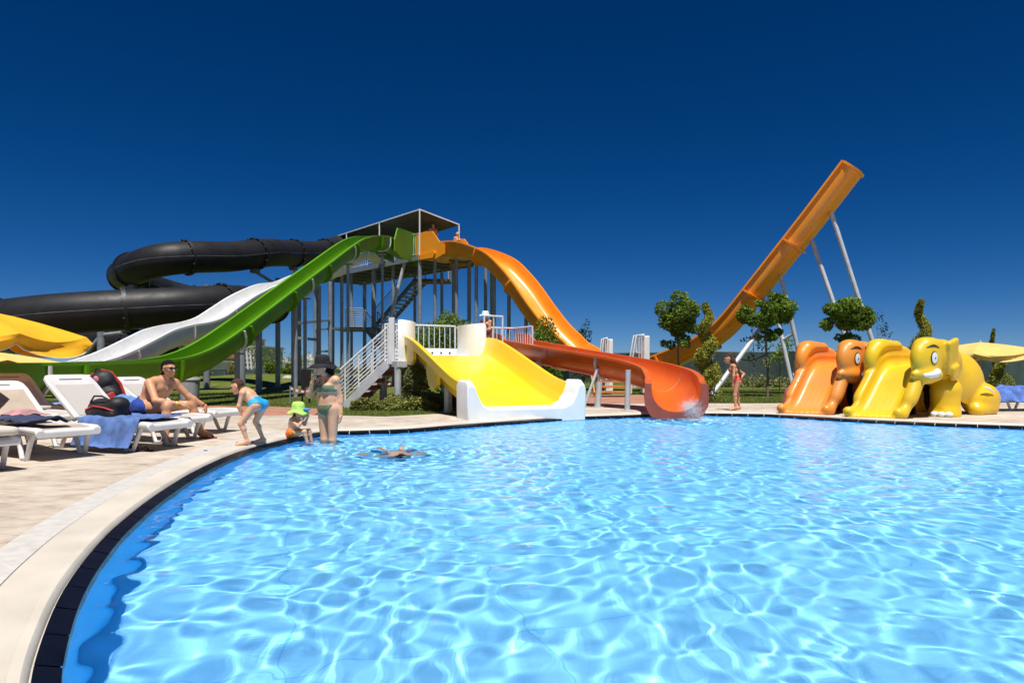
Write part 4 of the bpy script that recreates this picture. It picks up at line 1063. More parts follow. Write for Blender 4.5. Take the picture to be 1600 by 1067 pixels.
# ---- parasols
def parasol(label, c, r, zr, zp, cols, yaw=0.0, val=.22, tilt=(0, 0), n=8, group='yellow parasols'):
    root = thing('parasol', label, 'parasol', (c.x, c.y, 0), 0, group, local=True)
    T_ = Matrix.Translation(V(0, 0, zr)) @ Matrix.Rotation(tilt[0], 4, 'X') @ Matrix.Rotation(tilt[1], 4, 'Y') @ Matrix.Rotation(yaw, 4, 'Z')
    h = zp - zr; m = 12
    def pt(a, q):
        k = a / (2 * math.pi) * n; f_ = k - math.floor(k); a0 = 2 * math.pi * math.floor(k) / n; a1 = a0 + 2 * math.pi / n
        x = lerp(math.cos(a0), math.cos(a1), f_); y = lerp(math.sin(a0), math.sin(a1), f_); sag = math.sin(math.pi * f_) * .06 * q * q * r
        return V(x * r * q, y * r * q, h * (1 - q) ** 1.0 + .10 * h * math.sin(math.pi * q) - sag)
    AA = [2 * math.pi * i / (n * m) for i in range(n * m)]
    cl = pm('cloth ' + label[:12], cols, .75, .06, 3, trans=.10, bump=.06, bscale=9)
    rows = [[T_ @ pt(a, q) for a in AA] for q in (.02, .2, .4, .6, .8, .92, 1.0)]
    mb = MB().grid(rows, True); cn = mb.build('canopy', cl, root, smooth=40, fix=False)
    rows = []
    for j in range(4):
        row = []
        for i, a in enumerate(AA):
            p = pt(a, 1.0); f_ = (i % m) / m
            dpt = val * (.62 + .38 * abs(math.sin(math.pi * f_)) ** .5) * j / 3
            w_ = 1 + .025 * math.sin(5 * a + j) * j
            row.append(T_ @ V(p.x * (w_ + .004 * j), p.y * (w_ + .004 * j), p.z - dpt))
        rows.append(row)
    va = MB().grid(rows, True).build('valance', cl, root, smooth=50, fix=False)
    pts = [q + V(0, 0, -.004) for q in rows[-1]]
    MB().tube(pts + [pts[0]], .008, 5, False).build('trim', pm('white trim', (.8, .78, .7), .7), va, smooth=60)
    top = T_ @ V(0, 0, h)
    for k in range(n):
        a = 2 * math.pi * k / n; MB().cyl(T_ @ V(math.cos(a) * r * .98, math.sin(a) * r * .98, -.03), T_ @ V(0, 0, h - .06), .009, n=6).build('rib', pm('rib wood', (.5, .42, .3), .6), root, smooth=40)
    MB().cyl(V(0, 0, 0), top - V(0, 0, .03), .022, n=10).build('pole', pm('parasol pole', (.55, .36, .18), .5), root, smooth=40)
    MB().cyl(top - V(0, 0, .02), top + V(0, 0, .08), .03, .008, 8).build('finial', plastic, root, smooth=40)
    MB().cyl(V(0, 0, 0), V(0, 0, .07), .26, .22, 20).build('base', pm('concrete base', (.4, .4, .4), .8), root, smooth=40)
    return root
parasol('bright yellow parasol with scalloped valance nearest at the left edge', V(-8.55, 10.6, 0), 1.72, 1.50, 1.93, (0.88, 0.44, 0.006), .28, .24, (0, .02))
parasol('yellow parasol at the left margin whose shade covers the near loungers', V(-7.05, 6.3, 0), 1.7, 1.9, 2.3, (0.88, 0.50, 0.008), .1, .2)  # unseen parasol, added only for the shade it throws on the loungers
parasol('pale yellow parasol low at the left edge behind the loungers', V(-10.1, 13.0, 0), 1.55, 1.03, 1.30, (0.80, 0.56, 0.16), .2, .20)
parasol('pale yellow parasol at the right edge behind the yellow elephant', P(1532, 600, 24.5) * 1.0, 2.1, 1.46, 1.86, (0.80, 0.57, 0.20), .1, .2)
# ---- towels and cloths draped by a height function
def cloth(name, label, cat, loc, ang, sx, sy, hfun, mat, amp=.02, seed=1, n=44, m=34, fold=9.0):
    rows = []; R = Matrix.Rotation(ang, 3, 'Z')
    for i in range(n + 1):
        row = []
        for j in range(m + 1):
            x = (i / n - .5) * sx; y = (j / m - .5) * sy
            x2 = x + .05 * mnoise.noise(V(x * 4, y * 4, seed)); y2 = y + .05 * mnoise.noise(V(x * 4, y * 4, seed + 7))
            nz = amp * (mnoise.noise(V(x * fold, y * fold, seed * 3.1)) + .6 * abs(mnoise.noise(V(x * fold * 1.7, y * fold * .6, seed * 1.7))) * 1.5 + .55)
            p = R @ V(x2, y2, 0) + Vector(loc); row.append(V(p.x, p.y, hfun(x2, y2) + nz + .004))
        rows.append(row)
    mb = MB().grid(rows); me = mb.mesh(name, 70, False)
    o = link(name, me, mat); md = o.modifiers.new('thick', 'SOLIDIFY'); md.thickness = .006; md.offset = 1
    return tag(o, label, cat)
def drop(edge, lo=.03, top=.36):      # falls over an edge at local y=edge
    return lambda x, y: top if y < edge else max(lo, top - (y - edge) * 2.2)
blue = pm('sky blue towel', (0.16, 0.33, 0.68), .9, .2, 7, bump=.4, bscale=160); blue2 = pm('mid blue towel', (0.10, 0.19, 0.46), .9, .25, 8, bump=.4, bscale=160)
navy = pm('dark blue cloth', (0.035, 0.05, 0.12), .9, .25, 6, bump=.3, bscale=120); pink = pm('pink towel', (0.50, 0.25, 0.27), .9, .2, 8, bump=.3, bscale=120)
bag_bk = pm('black nylon', (0.016, 0.014, 0.016), .6, .3, 12); bag_rd = pm('red nylon', (0.50, 0.04, 0.035), .6, .2, 9)
f3 = G(268, 703); pi_ = math.pi
cloth('towel', 'blue towel hanging over the edge of the lounger with the black bag', 'towel', LL(2, .62, .10), LSPEC[2][1] - pi_, .95, .84, lambda x, y: .372 if y > -.22 else max(.05, .372 - (-.22 - y) * 2.6), blue2, .022, 3)
cloth('towel', 'bunched sky blue towel behind the seated man', 'towel', LL(1, 1.0, .05), LSPEC[1][1] - pi_, .66, .55, lambda x, y: .38 + .18 * math.exp(-((x + .12) / .26) ** 2 - (y / .3) ** 2), blue, .045, 5)
cloth('cloth', 'crumpled dark blue cloth on the beige padded lounger', 'cloth', LL(3, .62, .12), LSPEC[3][1] - pi_, 1.0, .40, lambda x, y: .375 + .03 * math.cos(y * 7), navy, .04, 8, fold=7)
cloth('towel', 'dusty pink towel lying at the hinge of the beige lounger', 'towel', LL(3, 1.12, -.05), LSPEC[3][1] - pi_, .46, .36, lambda x, y: .40 + .08 * math.exp(-(x / .2) ** 2 - (y / .16) ** 2), pink, .03, 9)
cloth('towel', 'blue towel spread over the lounger behind the yellow elephant', 'towel', (11.55, 15.5, 0), .05, 1.75, .9, lambda x, y: (.42 + .10 * math.exp(-((x + .2) / .25) ** 2)) if abs(y) < .33 else max(.18, .42 - (abs(y) - .33) * 2.4), pm('royal blue towel', (0.10, 0.20, 0.60), .9, .25, 6, bump=.3), .045, 12, fold=6)
cloth('towel', 'small light blue towel on a lounger near the green slide', 'towel', (-6.9, 10.6, 0), -.1, .5, .4, lambda x, y: .40, blue, .05, 15)
# bags
def bag(name, label, c, yaw, make, mats, extra):
    root = thing(name, label, 'bag', tuple(c), yaw, None, local=True); s = Sdf((-.45, -.4, -.02), (.45, .4, .7), .014); make(s)
    v, f = s.mesh(); me, v = skin_mesh('bag_body', v, f, 2); link('bag_body', me, mats, root); extra(root); return root
def mk1(s):
    s.ell((-.02, 0, .10), (.26, .17, .13), k=.05); s.box((-.02, 0, .04), (.50, .30, .10), .04, k=.05); s.ell((.16, 0, .17), (.12, .13, .09), k=.05); s.ell((-.15, .02, .15), (.12, .13, .08), k=.05)
def ex1(r):
    MB().tube([V(-.16, -.12, .19), V(-.06, -.15, .27), V(.06, -.14, .27), V(.15, -.11, .22)], .012, 6).build('strap', bag_bk, r, smooth=60)
    MB().tube([V(-.22, -.14, .10), V(-.05, -.175, .15), V(.12, -.16, .13), V(.22, -.12, .09)], .01, 6).build('piping', bag_rd, r, smooth=60)
bag('holdall', 'slouched black holdall on the lounger with the blue towel', LL(2, .98, .02, .365), LSPEC[2][1] - pi_, mk1, bag_bk, ex1)
def mk2(s):
    s.box((0, 0, .22), (.34, .22, .46), .10, k=.06); s.ell((0, -.02, .40), (.17, .13, .12), k=.05); s.ell((0, -.13, .16), (.14, .07, .12), k=.04); s.ell((0, -.10, .34), (.13, .06, .07), k=.03)
def ex2(r):
    MB().ext([V(-.09, -.165, .05), V(.09, -.165, .05), V(.10, -.165, .19), V(-.10, -.165, .19)], (0, -.045, 0)).build('front_pocket', bag_rd, r, bevel=.02)
    for sx in (-1, 1): MB().tube([V(.172 * sx, -.06, .06), V(.19 * sx, -.05, .25), V(.15 * sx, -.04, .44), V(.05 * sx, -.02, .52)], .022, 6).build('side_panel', bag_rd, r, smooth=60)
    MB().tube([V(-.05, .02, .50), V(0, .0, .57), V(.05, .02, .50)], .012, 6).build('carry_loop', bag_bk, r, smooth=60)
    MB().ball(V(-.03, -.14, .42), (.035, .02, .05)).build('patch', pm('pink patch', (.7, .2, .28), .6), r, smooth=60)
    for sx in (-1, 1): MB().tube([V(.1 * sx, .11, .45), V(.13 * sx, .19, .3), V(.11 * sx, .12, .08)], .015, 6).build('shoulder_strap', bag_bk, r, smooth=60)
bk_ = bag('backpack', 'red and black backpack leaning on a lounger back left of the man', LL(1, 1.32, .0, .45), .35, mk2, bag_bk, ex2)
bk_.rotation_euler = (0, -.42, .35)
# sandals on the deck and a bottle cap
def sandal(label, c, yaw, mat, cat='sandal'):
    r = thing('sandal', label, cat, tuple(c), yaw, 'flip flops under the loungers', local=True)
    o = [(-.13, -.03), (-.06, -.04), (.05, -.048), (.12, -.035), (.14, 0), (.12, .03), (.05, .04), (-.06, .032), (-.13, .025)]
    MB().prism(o, 0, .02).build('sole', mat, r); MB().tube([V(-.01, -.042, .02), V(.06, -.01, .05), V(.09, 0, .022)], .009, 6).build('strap', mat, r, smooth=60); MB().tube([V(-.01, .038, .02), V(.06, .01, .05), V(.09, 0, .022)], .009, 6).build('strap', mat, r, smooth=60)
dk = pm('dark rubber', (.05, .025, .03), .7)
sandal('dark flip flop on the ground under the black bag lounger', G(216, 706) + V(0, .05, 0), .2, dk); sandal('dark flip flop lying turned outwards under the black bag lounger', G(200, 701) + V(0, .05, 0), -.5, dk)
o = MB().cyl(G(321, 705), G(321, 705) + V(0, 0, .014), .022, n=14).build('bottle_cap', pm('blue plastic', (.02, .08, .5), .4), smooth=40); tag(o, 'tiny blue bottle cap lying on the paving near the pool edge', 'bottle cap')
# black notice board with barrier tape behind the woman
nb = thing('notice_board', 'black board on two legs behind the woman in the hat', 'board', tuple(G(478, 628)), 0)
c = G(478, 628); Yb = c.y
MB().box(c + V(0, 0, .66), (.27, .04, .50)).build('panel', gel_blacker, nb)
for sx in (-.1, .1): MB().box(c + V(sx, 0, .20), (.04, .045, .44)).build('leg', gel_blacker, nb)
tp_ = thing('barrier_tape', 'red and white striped barrier tape strung near the black board', 'tape', (c.x - .35, c.y - .1, 0))
tape_r = pm('red tape', (.6, .08, .06), .5); tape_w = pm('white tape', (.8, .8, .8), .5)
def tape(a, b, n):
    for i in range(n):
        p = lerp(a, b, i / n); q = lerp(a, b, (i + 1) / n); sg = lambda t: V(0, 0, -.10 * math.sin(math.pi * t))
        MB().add([p + sg(i / n), q + sg((i + 1) / n), q + sg((i + 1) / n) + V(0, 0, .07), p + sg(i / n) + V(0, 0, .07), p + sg(i / n) + V(0, .004, 0), q + sg((i + 1) / n) + V(0, .004, 0), q + sg((i + 1) / n) + V(0, .004, .07), p + sg(i / n) + V(0, .004, .07)], [(0, 1, 2, 3), (7, 6, 5, 4), (0, 4, 5, 1), (3, 2, 6, 7)]).build('stripe', tape_r if i % 2 else tape_w, tp_)
tape(c + V(-.4, -.12, .36), c + V(.35, -.12, .36), 10)
for sx in (-.4, .35): MB().cyl(c + V(sx, -.12, -.03), c + V(sx, -.12, .46), .018, n=8).build('stake', galv, tp_, smooth=40)
tape(P(573, 600, 21), P(612, 600, 21), 16)
# grey litter bin near the green slide
bn = thing('litter_bin', 'grey bin standing on the grass under the green slide', 'bin', tuple(G(296, 628)))
c = G(296, 628); MB().cyl(c, c + V(0, 0, .62), .24, .27, 18).build('drum', pm('grey plastic', (.4, .42, .44), .6), bn, smooth=40); MB().cyl(c + V(0, 0, .62), c + V(0, 0, .68), .29, .27, 18).build('rim', pm('grey plastic', (.4, .42, .44), .6), bn, smooth=40)
# wooden steps behind the red slide and two white ladder heads
ws = thing('wooden_steps', 'orange wooden steps seen under the red slide', 'steps', (G(955, 614).x, 22.6, 0))
for i in range(4):
    c = P(955 + i * 1, 612 - i * 8.2, 22.6 + i * .22); MB().box(c, (1.05, .3, .06)).build('step_board', wood_or, ws)
for sx in (-.55, .55):
    a = P(955, 616, 22.4); MB().beam(a + V(sx, 0, 0), a + V(sx, .95, .62), .05, .16).build('stringer', wood_or, ws)
def ladder_head(label, x0, x1, yt, Y):
    r = thing('slide_ladder', label, 'ladder', (P((x0 + x1) / 2, 600, Y).x, Y, 0), 0, 'white ladders behind the red slide')
    a, b = P(x0, yt + 34, Y), P(x1, yt, Y); w = b.x - a.x
    MB().box(V(b.x - .12, Y, b.z / 2), (.26, .5, b.z)).build('side_panel', gel_white, r, bevel=.04)
    for y in (-.28, .28):
        MB().tube([V(a.x, Y + y, 0), V(a.x + .06, Y + y, a.z), V(a.x + w * .3, Y + y, b.z + .02), V(b.x - .2, Y + y, b.z + .03)], .035, 8).build('hand_rail', railwhite, r, smooth=60)
        for k in range(3): x = a.x + w * (.42 + k * .14); MB().cyl(V(x, Y + y, .3), V(x, Y + y, b.z + .02), .018, n=6).build('rail_bar', railwhite, r, smooth=40)
    for k in range(6): z = .25 + k * .25; MB().box(V(a.x + .12 + .03 * k, Y, z), (.16, .52, .04)).build('rung', railwhite, r)
ladder_head('narrow white slide ladder behind the red slide, left one', 936, 956, 530, 25)
ladder_head('wide white slide ladder behind the red slide, right one', 984, 1013, 525, 25)
# ------------------------------------------------------------------ trees, shrubs, fence, far buildings
def leaf_mat(name, c1, c2): return pm(name, c1, .6, .2, 1.6, col2=c2, trans=.28, spec=.3)
LM = {'maple': leaf_mat('maple leaves', (.18, .28, .03), (.085, .145, .018)), 'lime': leaf_mat('golden cypress leaves', (.36, .36, .05), (.17, .20, .03)),
      'bush': leaf_mat('bush leaves', (.21, .31, .035), (.09, .15, .02)), 'dull': leaf_mat('dull shrub leaves', (.30, .31, .11), (.15, .17, .055)), 'dark': leaf_mat('dark leaves', (.05, .075, .02), (.025, .04, .01)), 'ground': leaf_mat('ground cover leaves', (.36, .36, .09), (.18, .20, .05))}
bark = pm('bark', (.22, .17, .12), .9, .25, 20, bump=.4, bscale=60)
def leaves(name, pts, size, mat, parent, rng, up=0.35, asp=0.55):
    """small folded leaves, two triangles each, at the given points"""
    n = len(pts); d = rng.normal(size=(n, 3)); d[:, 2] = d[:, 2] * .6 + up; d /= np.linalg.norm(d, axis=1)[:, None]
    r = rng.normal(size=(n, 3)); s = np.cross(d, r); s /= np.linalg.norm(s, axis=1)[:, None] + 1e-9
    sz = size * rng.uniform(.5, 1.55, n)[:, None]; nn = np.cross(s, d) * sz * .18
    v = np.stack([pts - d * sz * .5, pts + s * sz * asp * .5 + nn, pts + d * sz * .5, pts - s * sz * asp * .5 + nn], 1).reshape(-1, 3)
    i = np.arange(n) * 4; f = np.concatenate([np.stack([i, i + 1, i + 2], 1), np.stack([i, i + 2, i + 3], 1)])
    return link(name, np_mesh(name, v, f), mat, parent)
def blob_pts(rng, clumps, n):
    """points in the outer shell of many clumps (centre, radii)"""
    w = np.array([c[1][0] * c[1][1] * c[1][2] for c in clumps]) ** .66; k = rng.choice(len(clumps), n, p=w / w.sum())
    d = rng.normal(size=(n, 3)); d /= np.linalg.norm(d, axis=1)[:, None]; rad = rng.uniform(.55, 1.06, n) ** .6
    C = np.array([c[0] for c in clumps]); R = np.array([c[1] for c in clumps]); return C[k] + d * R[k] * rad[:, None]
def round_tree(label, base, h, crown_c, crown_r, seed, mat='maple', n=6500, group='round crowned young trees on the lawn', lop=(0, 0), trunk_r=.05, leaf=.10):
    rng = np.random.default_rng(seed); root = thing('tree', label, 'tree', tuple(base), 0, group)
    b = np.array(base); cc = b + np.array(crown_c); clumps = []
    for i in range(26):
        d = rng.normal(size=3); d /= np.linalg.norm(d); d[2] = d[2] * .8 + .05; q = cc + d * np.array(crown_r) * rng.uniform(.35, .95)
        q[2] += lop[1] * (q[0] - cc[0]); clumps.append((q, np.array(crown_r) * rng.uniform(.15, .42)))
    for i in range(7):                              # ragged skirt hanging below the crown
        a = rng.uniform(0, 6.28); q = cc + np.array([math.cos(a) * crown_r[0] * rng.uniform(.15, .7), math.sin(a) * crown_r[1] * rng.uniform(.15, .7), -crown_r[2] * rng.uniform(.75, 1.12)]); clumps.append((q, np.array(crown_r) * rng.uniform(.12, .22)))
    mb = MB(); top = Vector(cc) - V(0, 0, crown_r[2] * .5); bv = Vector(b)
    mb.tube([bv, lerp(bv, top, .35) + V(.03, 0, 0), lerp(bv, top, .7) + V(-.02, .02, 0), top, Vector(cc) + V(0, 0, crown_r[2] * .3)], [trunk_r, trunk_r * .85, trunk_r * .75, trunk_r * .6, trunk_r * .25], 9)
    for q, r in clumps[::3]:
        mb.tube([top + V(0, 0, rng.uniform(-.1, .2)), lerp(top, Vector(q), .5) + V(0, 0, .08), Vector(q)], [trunk_r * .4, trunk_r * .25, trunk_r * .1], 5)
    mb.build('trunk', bark, root, smooth=60)
    leaves('crown', blob_pts(rng, clumps, n), leaf, LM[mat], root, rng)
    return root
def GB(x, Y): return (P(x, YH, Y).x, Y, -.03)
t2 = G(1199, 618.4); k_ = 26.5 / F
round_tree('round leafy tree behind the red slide mouth, left of the spiral cypress', GB(1060, 24.5), 4, (-.0, 0, 2.70), (.86, .8, .86), 1, n=8500)
round_tree('round leafy tree overlapping the orange run up', (t2.x, t2.y, -.03), 4, (-.03, 0, 2.80), (.86, .8, .74), 2, n=8500)
round_tree('round leafy tree behind the two elephant slides', GB(1328, 21.5), 4, (-.10, 0, 2.55), (.86, .8, .68), 3, n=8500)
# twiggy companions
def twig_tree(label, base, h, seed, n=160, mat='dark', spread=.35, r=.022, group='thin young trees'):
    rng = np.random.default_rng(seed); root = thing('young_tree', label, 'tree', tuple(base), 0, group); b = Vector(base)
    mb = MB().tube([b, b + V(.02, 0, h * .5), b + V(-.03, 0, h)], [r, r * .8, r * .3], 7); pts = []
    for i in range(9):
        z = h * rng.uniform(.35, 1.0); a = rng.uniform(0, 6.28); e = b + V(math.cos(a) * spread * rng.uniform(.5, 1), math.sin(a) * spread, z + .15)
        mb.tube([b + V(0, 0, z), e], [r * .4, r * .15], 5); pts.append(np.array(e))
    mb.build('trunk', bark, root, smooth=60); pts = np.array(pts)
    leaves('crown', pts[rng.integers(0, len(pts), n)] + rng.normal(size=(n, 3)) * .12, .11, LM[mat], root, rng)
twig_tree('thin sparse young tree left of the second round tree', GB(1177, 27.5), 2.9, 4)
twig_tree('thin sparse young tree right of the third round tree', GB(1372, 28), 2.9, 5)
twig_tree('thin sparse young tree low under the second round tree', GB(1218, 29), 1.9, 41, 420, 'bush', .5)
# spiral cypresses
def spiral(label, base, h, r, seed, turns=3.5, n=5200):
    rng = np.random.default_rng(seed); root = thing('spiral_cypress', label, 'cypress', tuple(base), 0, 'clipped golden cypresses'); b = np.array(base)
    MB().tube([Vector(b), Vector(b) + V(0, 0, h * .9)], [.05, .02], 8).build('trunk', bark, root, smooth=60)
    t = rng.uniform(0, 1, n) ** .8; a = t * turns * 2 * math.pi + seed; rr = r * (1.05 - .75 * t); off = np.stack([np.cos(a) * rr * .48, np.sin(a) * rr * .48, t * h * .93], 1)
    d = rng.normal(size=(n, 3)); d /= np.linalg.norm(d, axis=1)[:, None]
    pts = b + off + d * (rr * .72)[:, None] * rng.uniform(.6, 1.05, n)[:, None] * np.array([1, 1, 1.15])
    leaves('crown', pts, .085, LM['lime'], root, rng, .9, .35)
g_ = G(1104, 626); spiral('tall spiral cut golden cypress beside the red slide mouth', (g_.x, g_.y, -.03), 3.0, .44, 6, 3.4, 8000)
spiral('spiral cut golden cypress rising behind the yellow elephant', GB(1440, 27), 3.85, .58, 8, 2.4, 7000)
spiral('small clipped cypress at the right edge behind the parasol', GB(1553, 33), 3.0, .32, 9, 1.2, 2600)
spiral('slim clipped cypress at the right edge below the parasol', GB(1566, 29), 1.75, .42, 10, 1.5, 2600)
# shrubs
def shrub(label, base, r, seed, mat, n=5000, leaf=.075, group='shrubs around the platform', name='shrub', nclump=14, dome=.9):
    rng = np.random.default_rng(seed); root = thing(name, label, 'shrub', tuple(base), 0, group); b = np.array(base, float); clumps = []
    for i in range(nclump):
        d = rng.normal(size=3); d /= np.linalg.norm(d); q = b + np.array([d[0] * r[0] * .65, d[1] * r[1] * .65, r[2] * (.5 + .42 * d[2])]); clumps.append((q, np.array(r) * np.array([.42, .42, .30]) * rng.uniform(.7, 1.2)))
    mb = MB()
    for q, rr in clumps[:9]: mb.tube([Vector(b), lerp(Vector(b), Vector(q), .5) + V(.02, 0, .05), Vector(q)], [.025, .018, .006], 6)
    stuff(mb.build('stems', bark, root, smooth=60)); leaves('crown', blob_pts(rng, clumps, n), leaf, LM[mat], root, rng)
def SB(x, ytop, Y): p = P(x, ytop, Y); return (p.x, Y, -.03), p.z
(b_, h_) = SB(690, 503, 24.5); shrub('round dark green bush seen through the platform railing', b_, (1.15, 1.0, h_), 11, 'bush', 9000, .085)
(b_, h_) = SB(735, 504, 24.8); shrub('lighter green bush right of the round one behind the railing', b_, (.75, .8, h_), 21, 'bush', 6000, .085)
(b_, h_) = SB(650, 515, 25.5); shrub('sparse bush at the left end of the platform railing', b_, (.55, .6, h_), 22, 'dark', 1500, .08)
(b_, h_) = SB(842, 508, 26.0); shrub('bright green bush between the red slide and the orange drop', b_, (.95, .8, h_), 12, 'bush', 7000, .09)
(b_, h_) = SB(912, 515, 34); shrub('distant small tree top beside the orange drop', b_, (.5, .5, h_), 13, 'dark', 1500, .10)
(b_, h_) = SB(638, 580, 16.7); shrub('dull green shrub under the platform next to the stairs', b_, (.52, .45, h_ * 1.1), 14, 'dull', 7000, .06)
(b_, h_) = SB(668, 612, 16.5); shrub('low dull shrub below the yellow slide head', b_, (.38, .35, h_), 15, 'dull', 3000, .06)
(b_, h_) = SB(694, 615, 16.4); shrub('low dull shrub under the middle of the yellow slide', b_, (.36, .35, h_), 16, 'dull', 3000, .06)
(b_, h_) = SB(822, 560, 27); shrub('shrub seen under the red slide', b_, (.6, .6, h_), 17, 'dark', 2500, .08)
# ground cover bed left of the platform (no one could count it)
rng = np.random.default_rng(31)
pts = np.stack([rng.uniform(-3.75, -1.7, 9000), rng.uniform(15.75, 16.8, 9000), rng.uniform(-.02, .30, 9000)], 1)
pts[:, 2] *= .55 + .45 * np.sin(pts[:, 0] * 5) * np.cos(pts[:, 1] * 4)
o = leaves('ground_cover', pts, .07, LM['ground'], None, rng); stuff(o); tag(o, 'low yellowish green ground cover bed in front of the platform stairs', 'ground cover')
# planting strip along the fence
pts = np.concatenate([np.stack([rng.normal(cx, .5, 500), rng.normal(cy, .25, 500), np.abs(rng.normal(0, .22, 500))], 1) for cx, cy in [(x, 33.0 + .12 * abs(x - 14)) for x in np.arange(9, 29, .9)]])
o = leaves('planting_strip', pts, .12, LM['dull'], None, rng); stuff(o); tag(o, 'low leafy planting strip at the foot of the right hand fence', 'planting')
# lawn blades where the lawn meets the paving
def blades(name, label, x0, x1, y0, y1, n, seed, keep=None):
    rng = np.random.default_rng(seed); p = np.stack([rng.uniform(x0, x1, n), y0 + (y1 - y0) * rng.uniform(0, 1, n) ** 1.5, np.full(n, -.03)], 1)
    if keep is not None: p = p[keep(p)]
    n = len(p); a = rng.uniform(0, 6.28, n); w = np.stack([np.cos(a), np.sin(a), np.zeros(n)], 1) * .006; tip = p + np.stack([rng.normal(0, .018, n), rng.normal(0, .018, n), rng.uniform(.035, .07, n)], 1)
    v = np.stack([p - w, p + w, tip], 1).reshape(-1, 3); o = link(name, np_mesh(name, v, np.arange(3 * n).reshape(-1, 3)), M_blade); stuff(o); return tag(o, label, 'grass')
M_blade = leaf_mat('grass blades', (.16, .20, .04), (.085, .12, .02))
dpoly = np.array(deck_outline); rp1 = np.array([(-45, 15.0), (-14, 14.6), (-6.7, 13.9), (-5.2, 13.5), (-4.1, 13.9), (-4.3, 16.2), (-6, 17.2), (-14, 18.5), (-45, 19)]); rp2 = np.array([(1.4, 14.9), (4.4, 18.2), (4.9, 24), (1.2, 25), (-0.5, 22)])
kf = lambda p: ~in_poly(dpoly, p[:, 0], p[:, 1]) & ~in_poly(rp1, p[:, 0], p[:, 1]) & ~in_poly(rp2, p[:, 0], p[:, 1])
blades('lawn_grass', 'short lawn grass right of the red slide', 4.5, 22, 18.3, 30, 60000, 41, kf)
blades('lawn_grass', 'short lawn grass in front of the slide tower', -14, 2, 13.5, 26, 60000, 42, kf)
# grassy mounds behind the tower posts
def mound(name, c, r, h, seed):
    rows = []
    for i in range(25):
        row = []
        for j in range(25):
            x, y = (i / 12 - 1) * 1.0, (j / 12 - 1) * 1.0; d = math.hypot(x, y); z = h * max(0, (math.cos(min(1, d) * math.pi) + 1) / 2) * (1 + .15 * mnoise.noise(V(x * 2, y * 2, seed)))
            row.append(V(c[0] + x * r[0], c[1] + y * r[1], -.06 + z))
        rows.append(row)
    return structure(MB().grid(rows).build(name, M_grass, None, smooth=80, fix=False))
mound('grass_mound', (P(420, 600, 46).x, 48), (13, 9), .50, 1); mound('grass_mound', (P(330, 600, 36).x, 40), (9, 6), .42, 2); mound('grass_mound', (P(480, 600, 60).x, 62), (14, 8), .40, 3)
# fence with dark green mesh on the right, posts at intervals
M_mesh = pm('green windbreak mesh', (.05, .085, .08), .85, .15, 3, bump=.3, bscale=200)
fence = thing('mesh_fence', 'dark green windbreak mesh fence along the right background', 'fence', (18, 34, 0), 0, 'mesh fences')
fp = [(3.5, 41.5), (7.3, 39.3), (11.0, 37.3), (14.6, 35.5), (18.2, 34.2), (22.0, 33.3), (26, 32.6), (30, 32.2), (34, 32)]
def fence_run(root, fp, h, mat):
    for i, (x, y) in enumerate(fp): MB().cyl(V(x, y, -.03), V(x, y, h + .03), .035, n=8).build('post', galv_dk, root, smooth=40)
    for (x0, y0), (x1, y1) in zip(fp[:-1], fp[1:]):
        rows = []
        for j in range(7):
            t = j / 6; x, y = lerp(x0, x1, t), lerp(y0, y1, t); sag = .03 * math.sin(math.pi * t) + random.uniform(0, .012); b_ = .05 * math.sin(math.pi * t + x)
            rows.append([V(x, y + .03 + b_ * k, .05 + (h - .05 - sag) * k / 4) for k in range(5)])
        MB().grid(rows).build('mesh_panel', mat, root, smooth=80, fix=False)
        MB().cyl(V(x0, y0, h), V(x1, y1, h), .012, n=6).build('top_wire', galv_dk, root, smooth=40)
fence_run(fence, fp, 1.78, M_mesh)
f2_ = thing('mesh_fence', 'grey green mesh fence far behind the slide tower on the left', 'fence', (-26, 66, 0), 0, 'mesh fences')
fence_run(f2_, [(-52, 60), (-46, 62), (-40, 63.5), (-34, 65), (-28, 66.5), (-22, 67.5), (-16, 68), (-10, 68), (-4, 66), (0, 60), (2, 50), (3.5, 41.5)], .72, pm('grey green mesh', (.07, .10, .10), .85, .15, 3))
# far trees on the left
for i, (x, yt, Y, w) in enumerate(((424, 540, 60, 1.5), (471, 541, 60, 1.2), (398, 530, 62, 1.0))):
    p = P(x, yt, Y)
    round_tree(['young far tree with wispy crown under the green slide posts', 'young far tree with wispy crown left of the white block', 'faint young far tree near the scaffolded building'][i], (p.x, Y, -.03), 3, (0, 0, p.z - 1.0), (w, w, 1.0), 50 + i, 'maple', 520, 'wispy far trees', trunk_r=.05, leaf=.13)
for i, (x, yt, Y, w, lb) in enumerate(((427, 570, 56, .75, 'conical yellow green bush in front of the grey block'), (370, 572, 52, .6, 'conical dark bush in front of the cream building'), (455, 573, 57, .6, 'small yellow green bush between the two far blocks'), (318, 575, 50, .6, 'dark bush at the foot of the cream building'))):
    p = P(x, yt, Y); shrub(lb, (p.x, Y, .2), (w, w, p.z), 60 + i, 'bush' if i in (0, 2) else 'dull', 2600, .14, 'bushes along the far left fence')
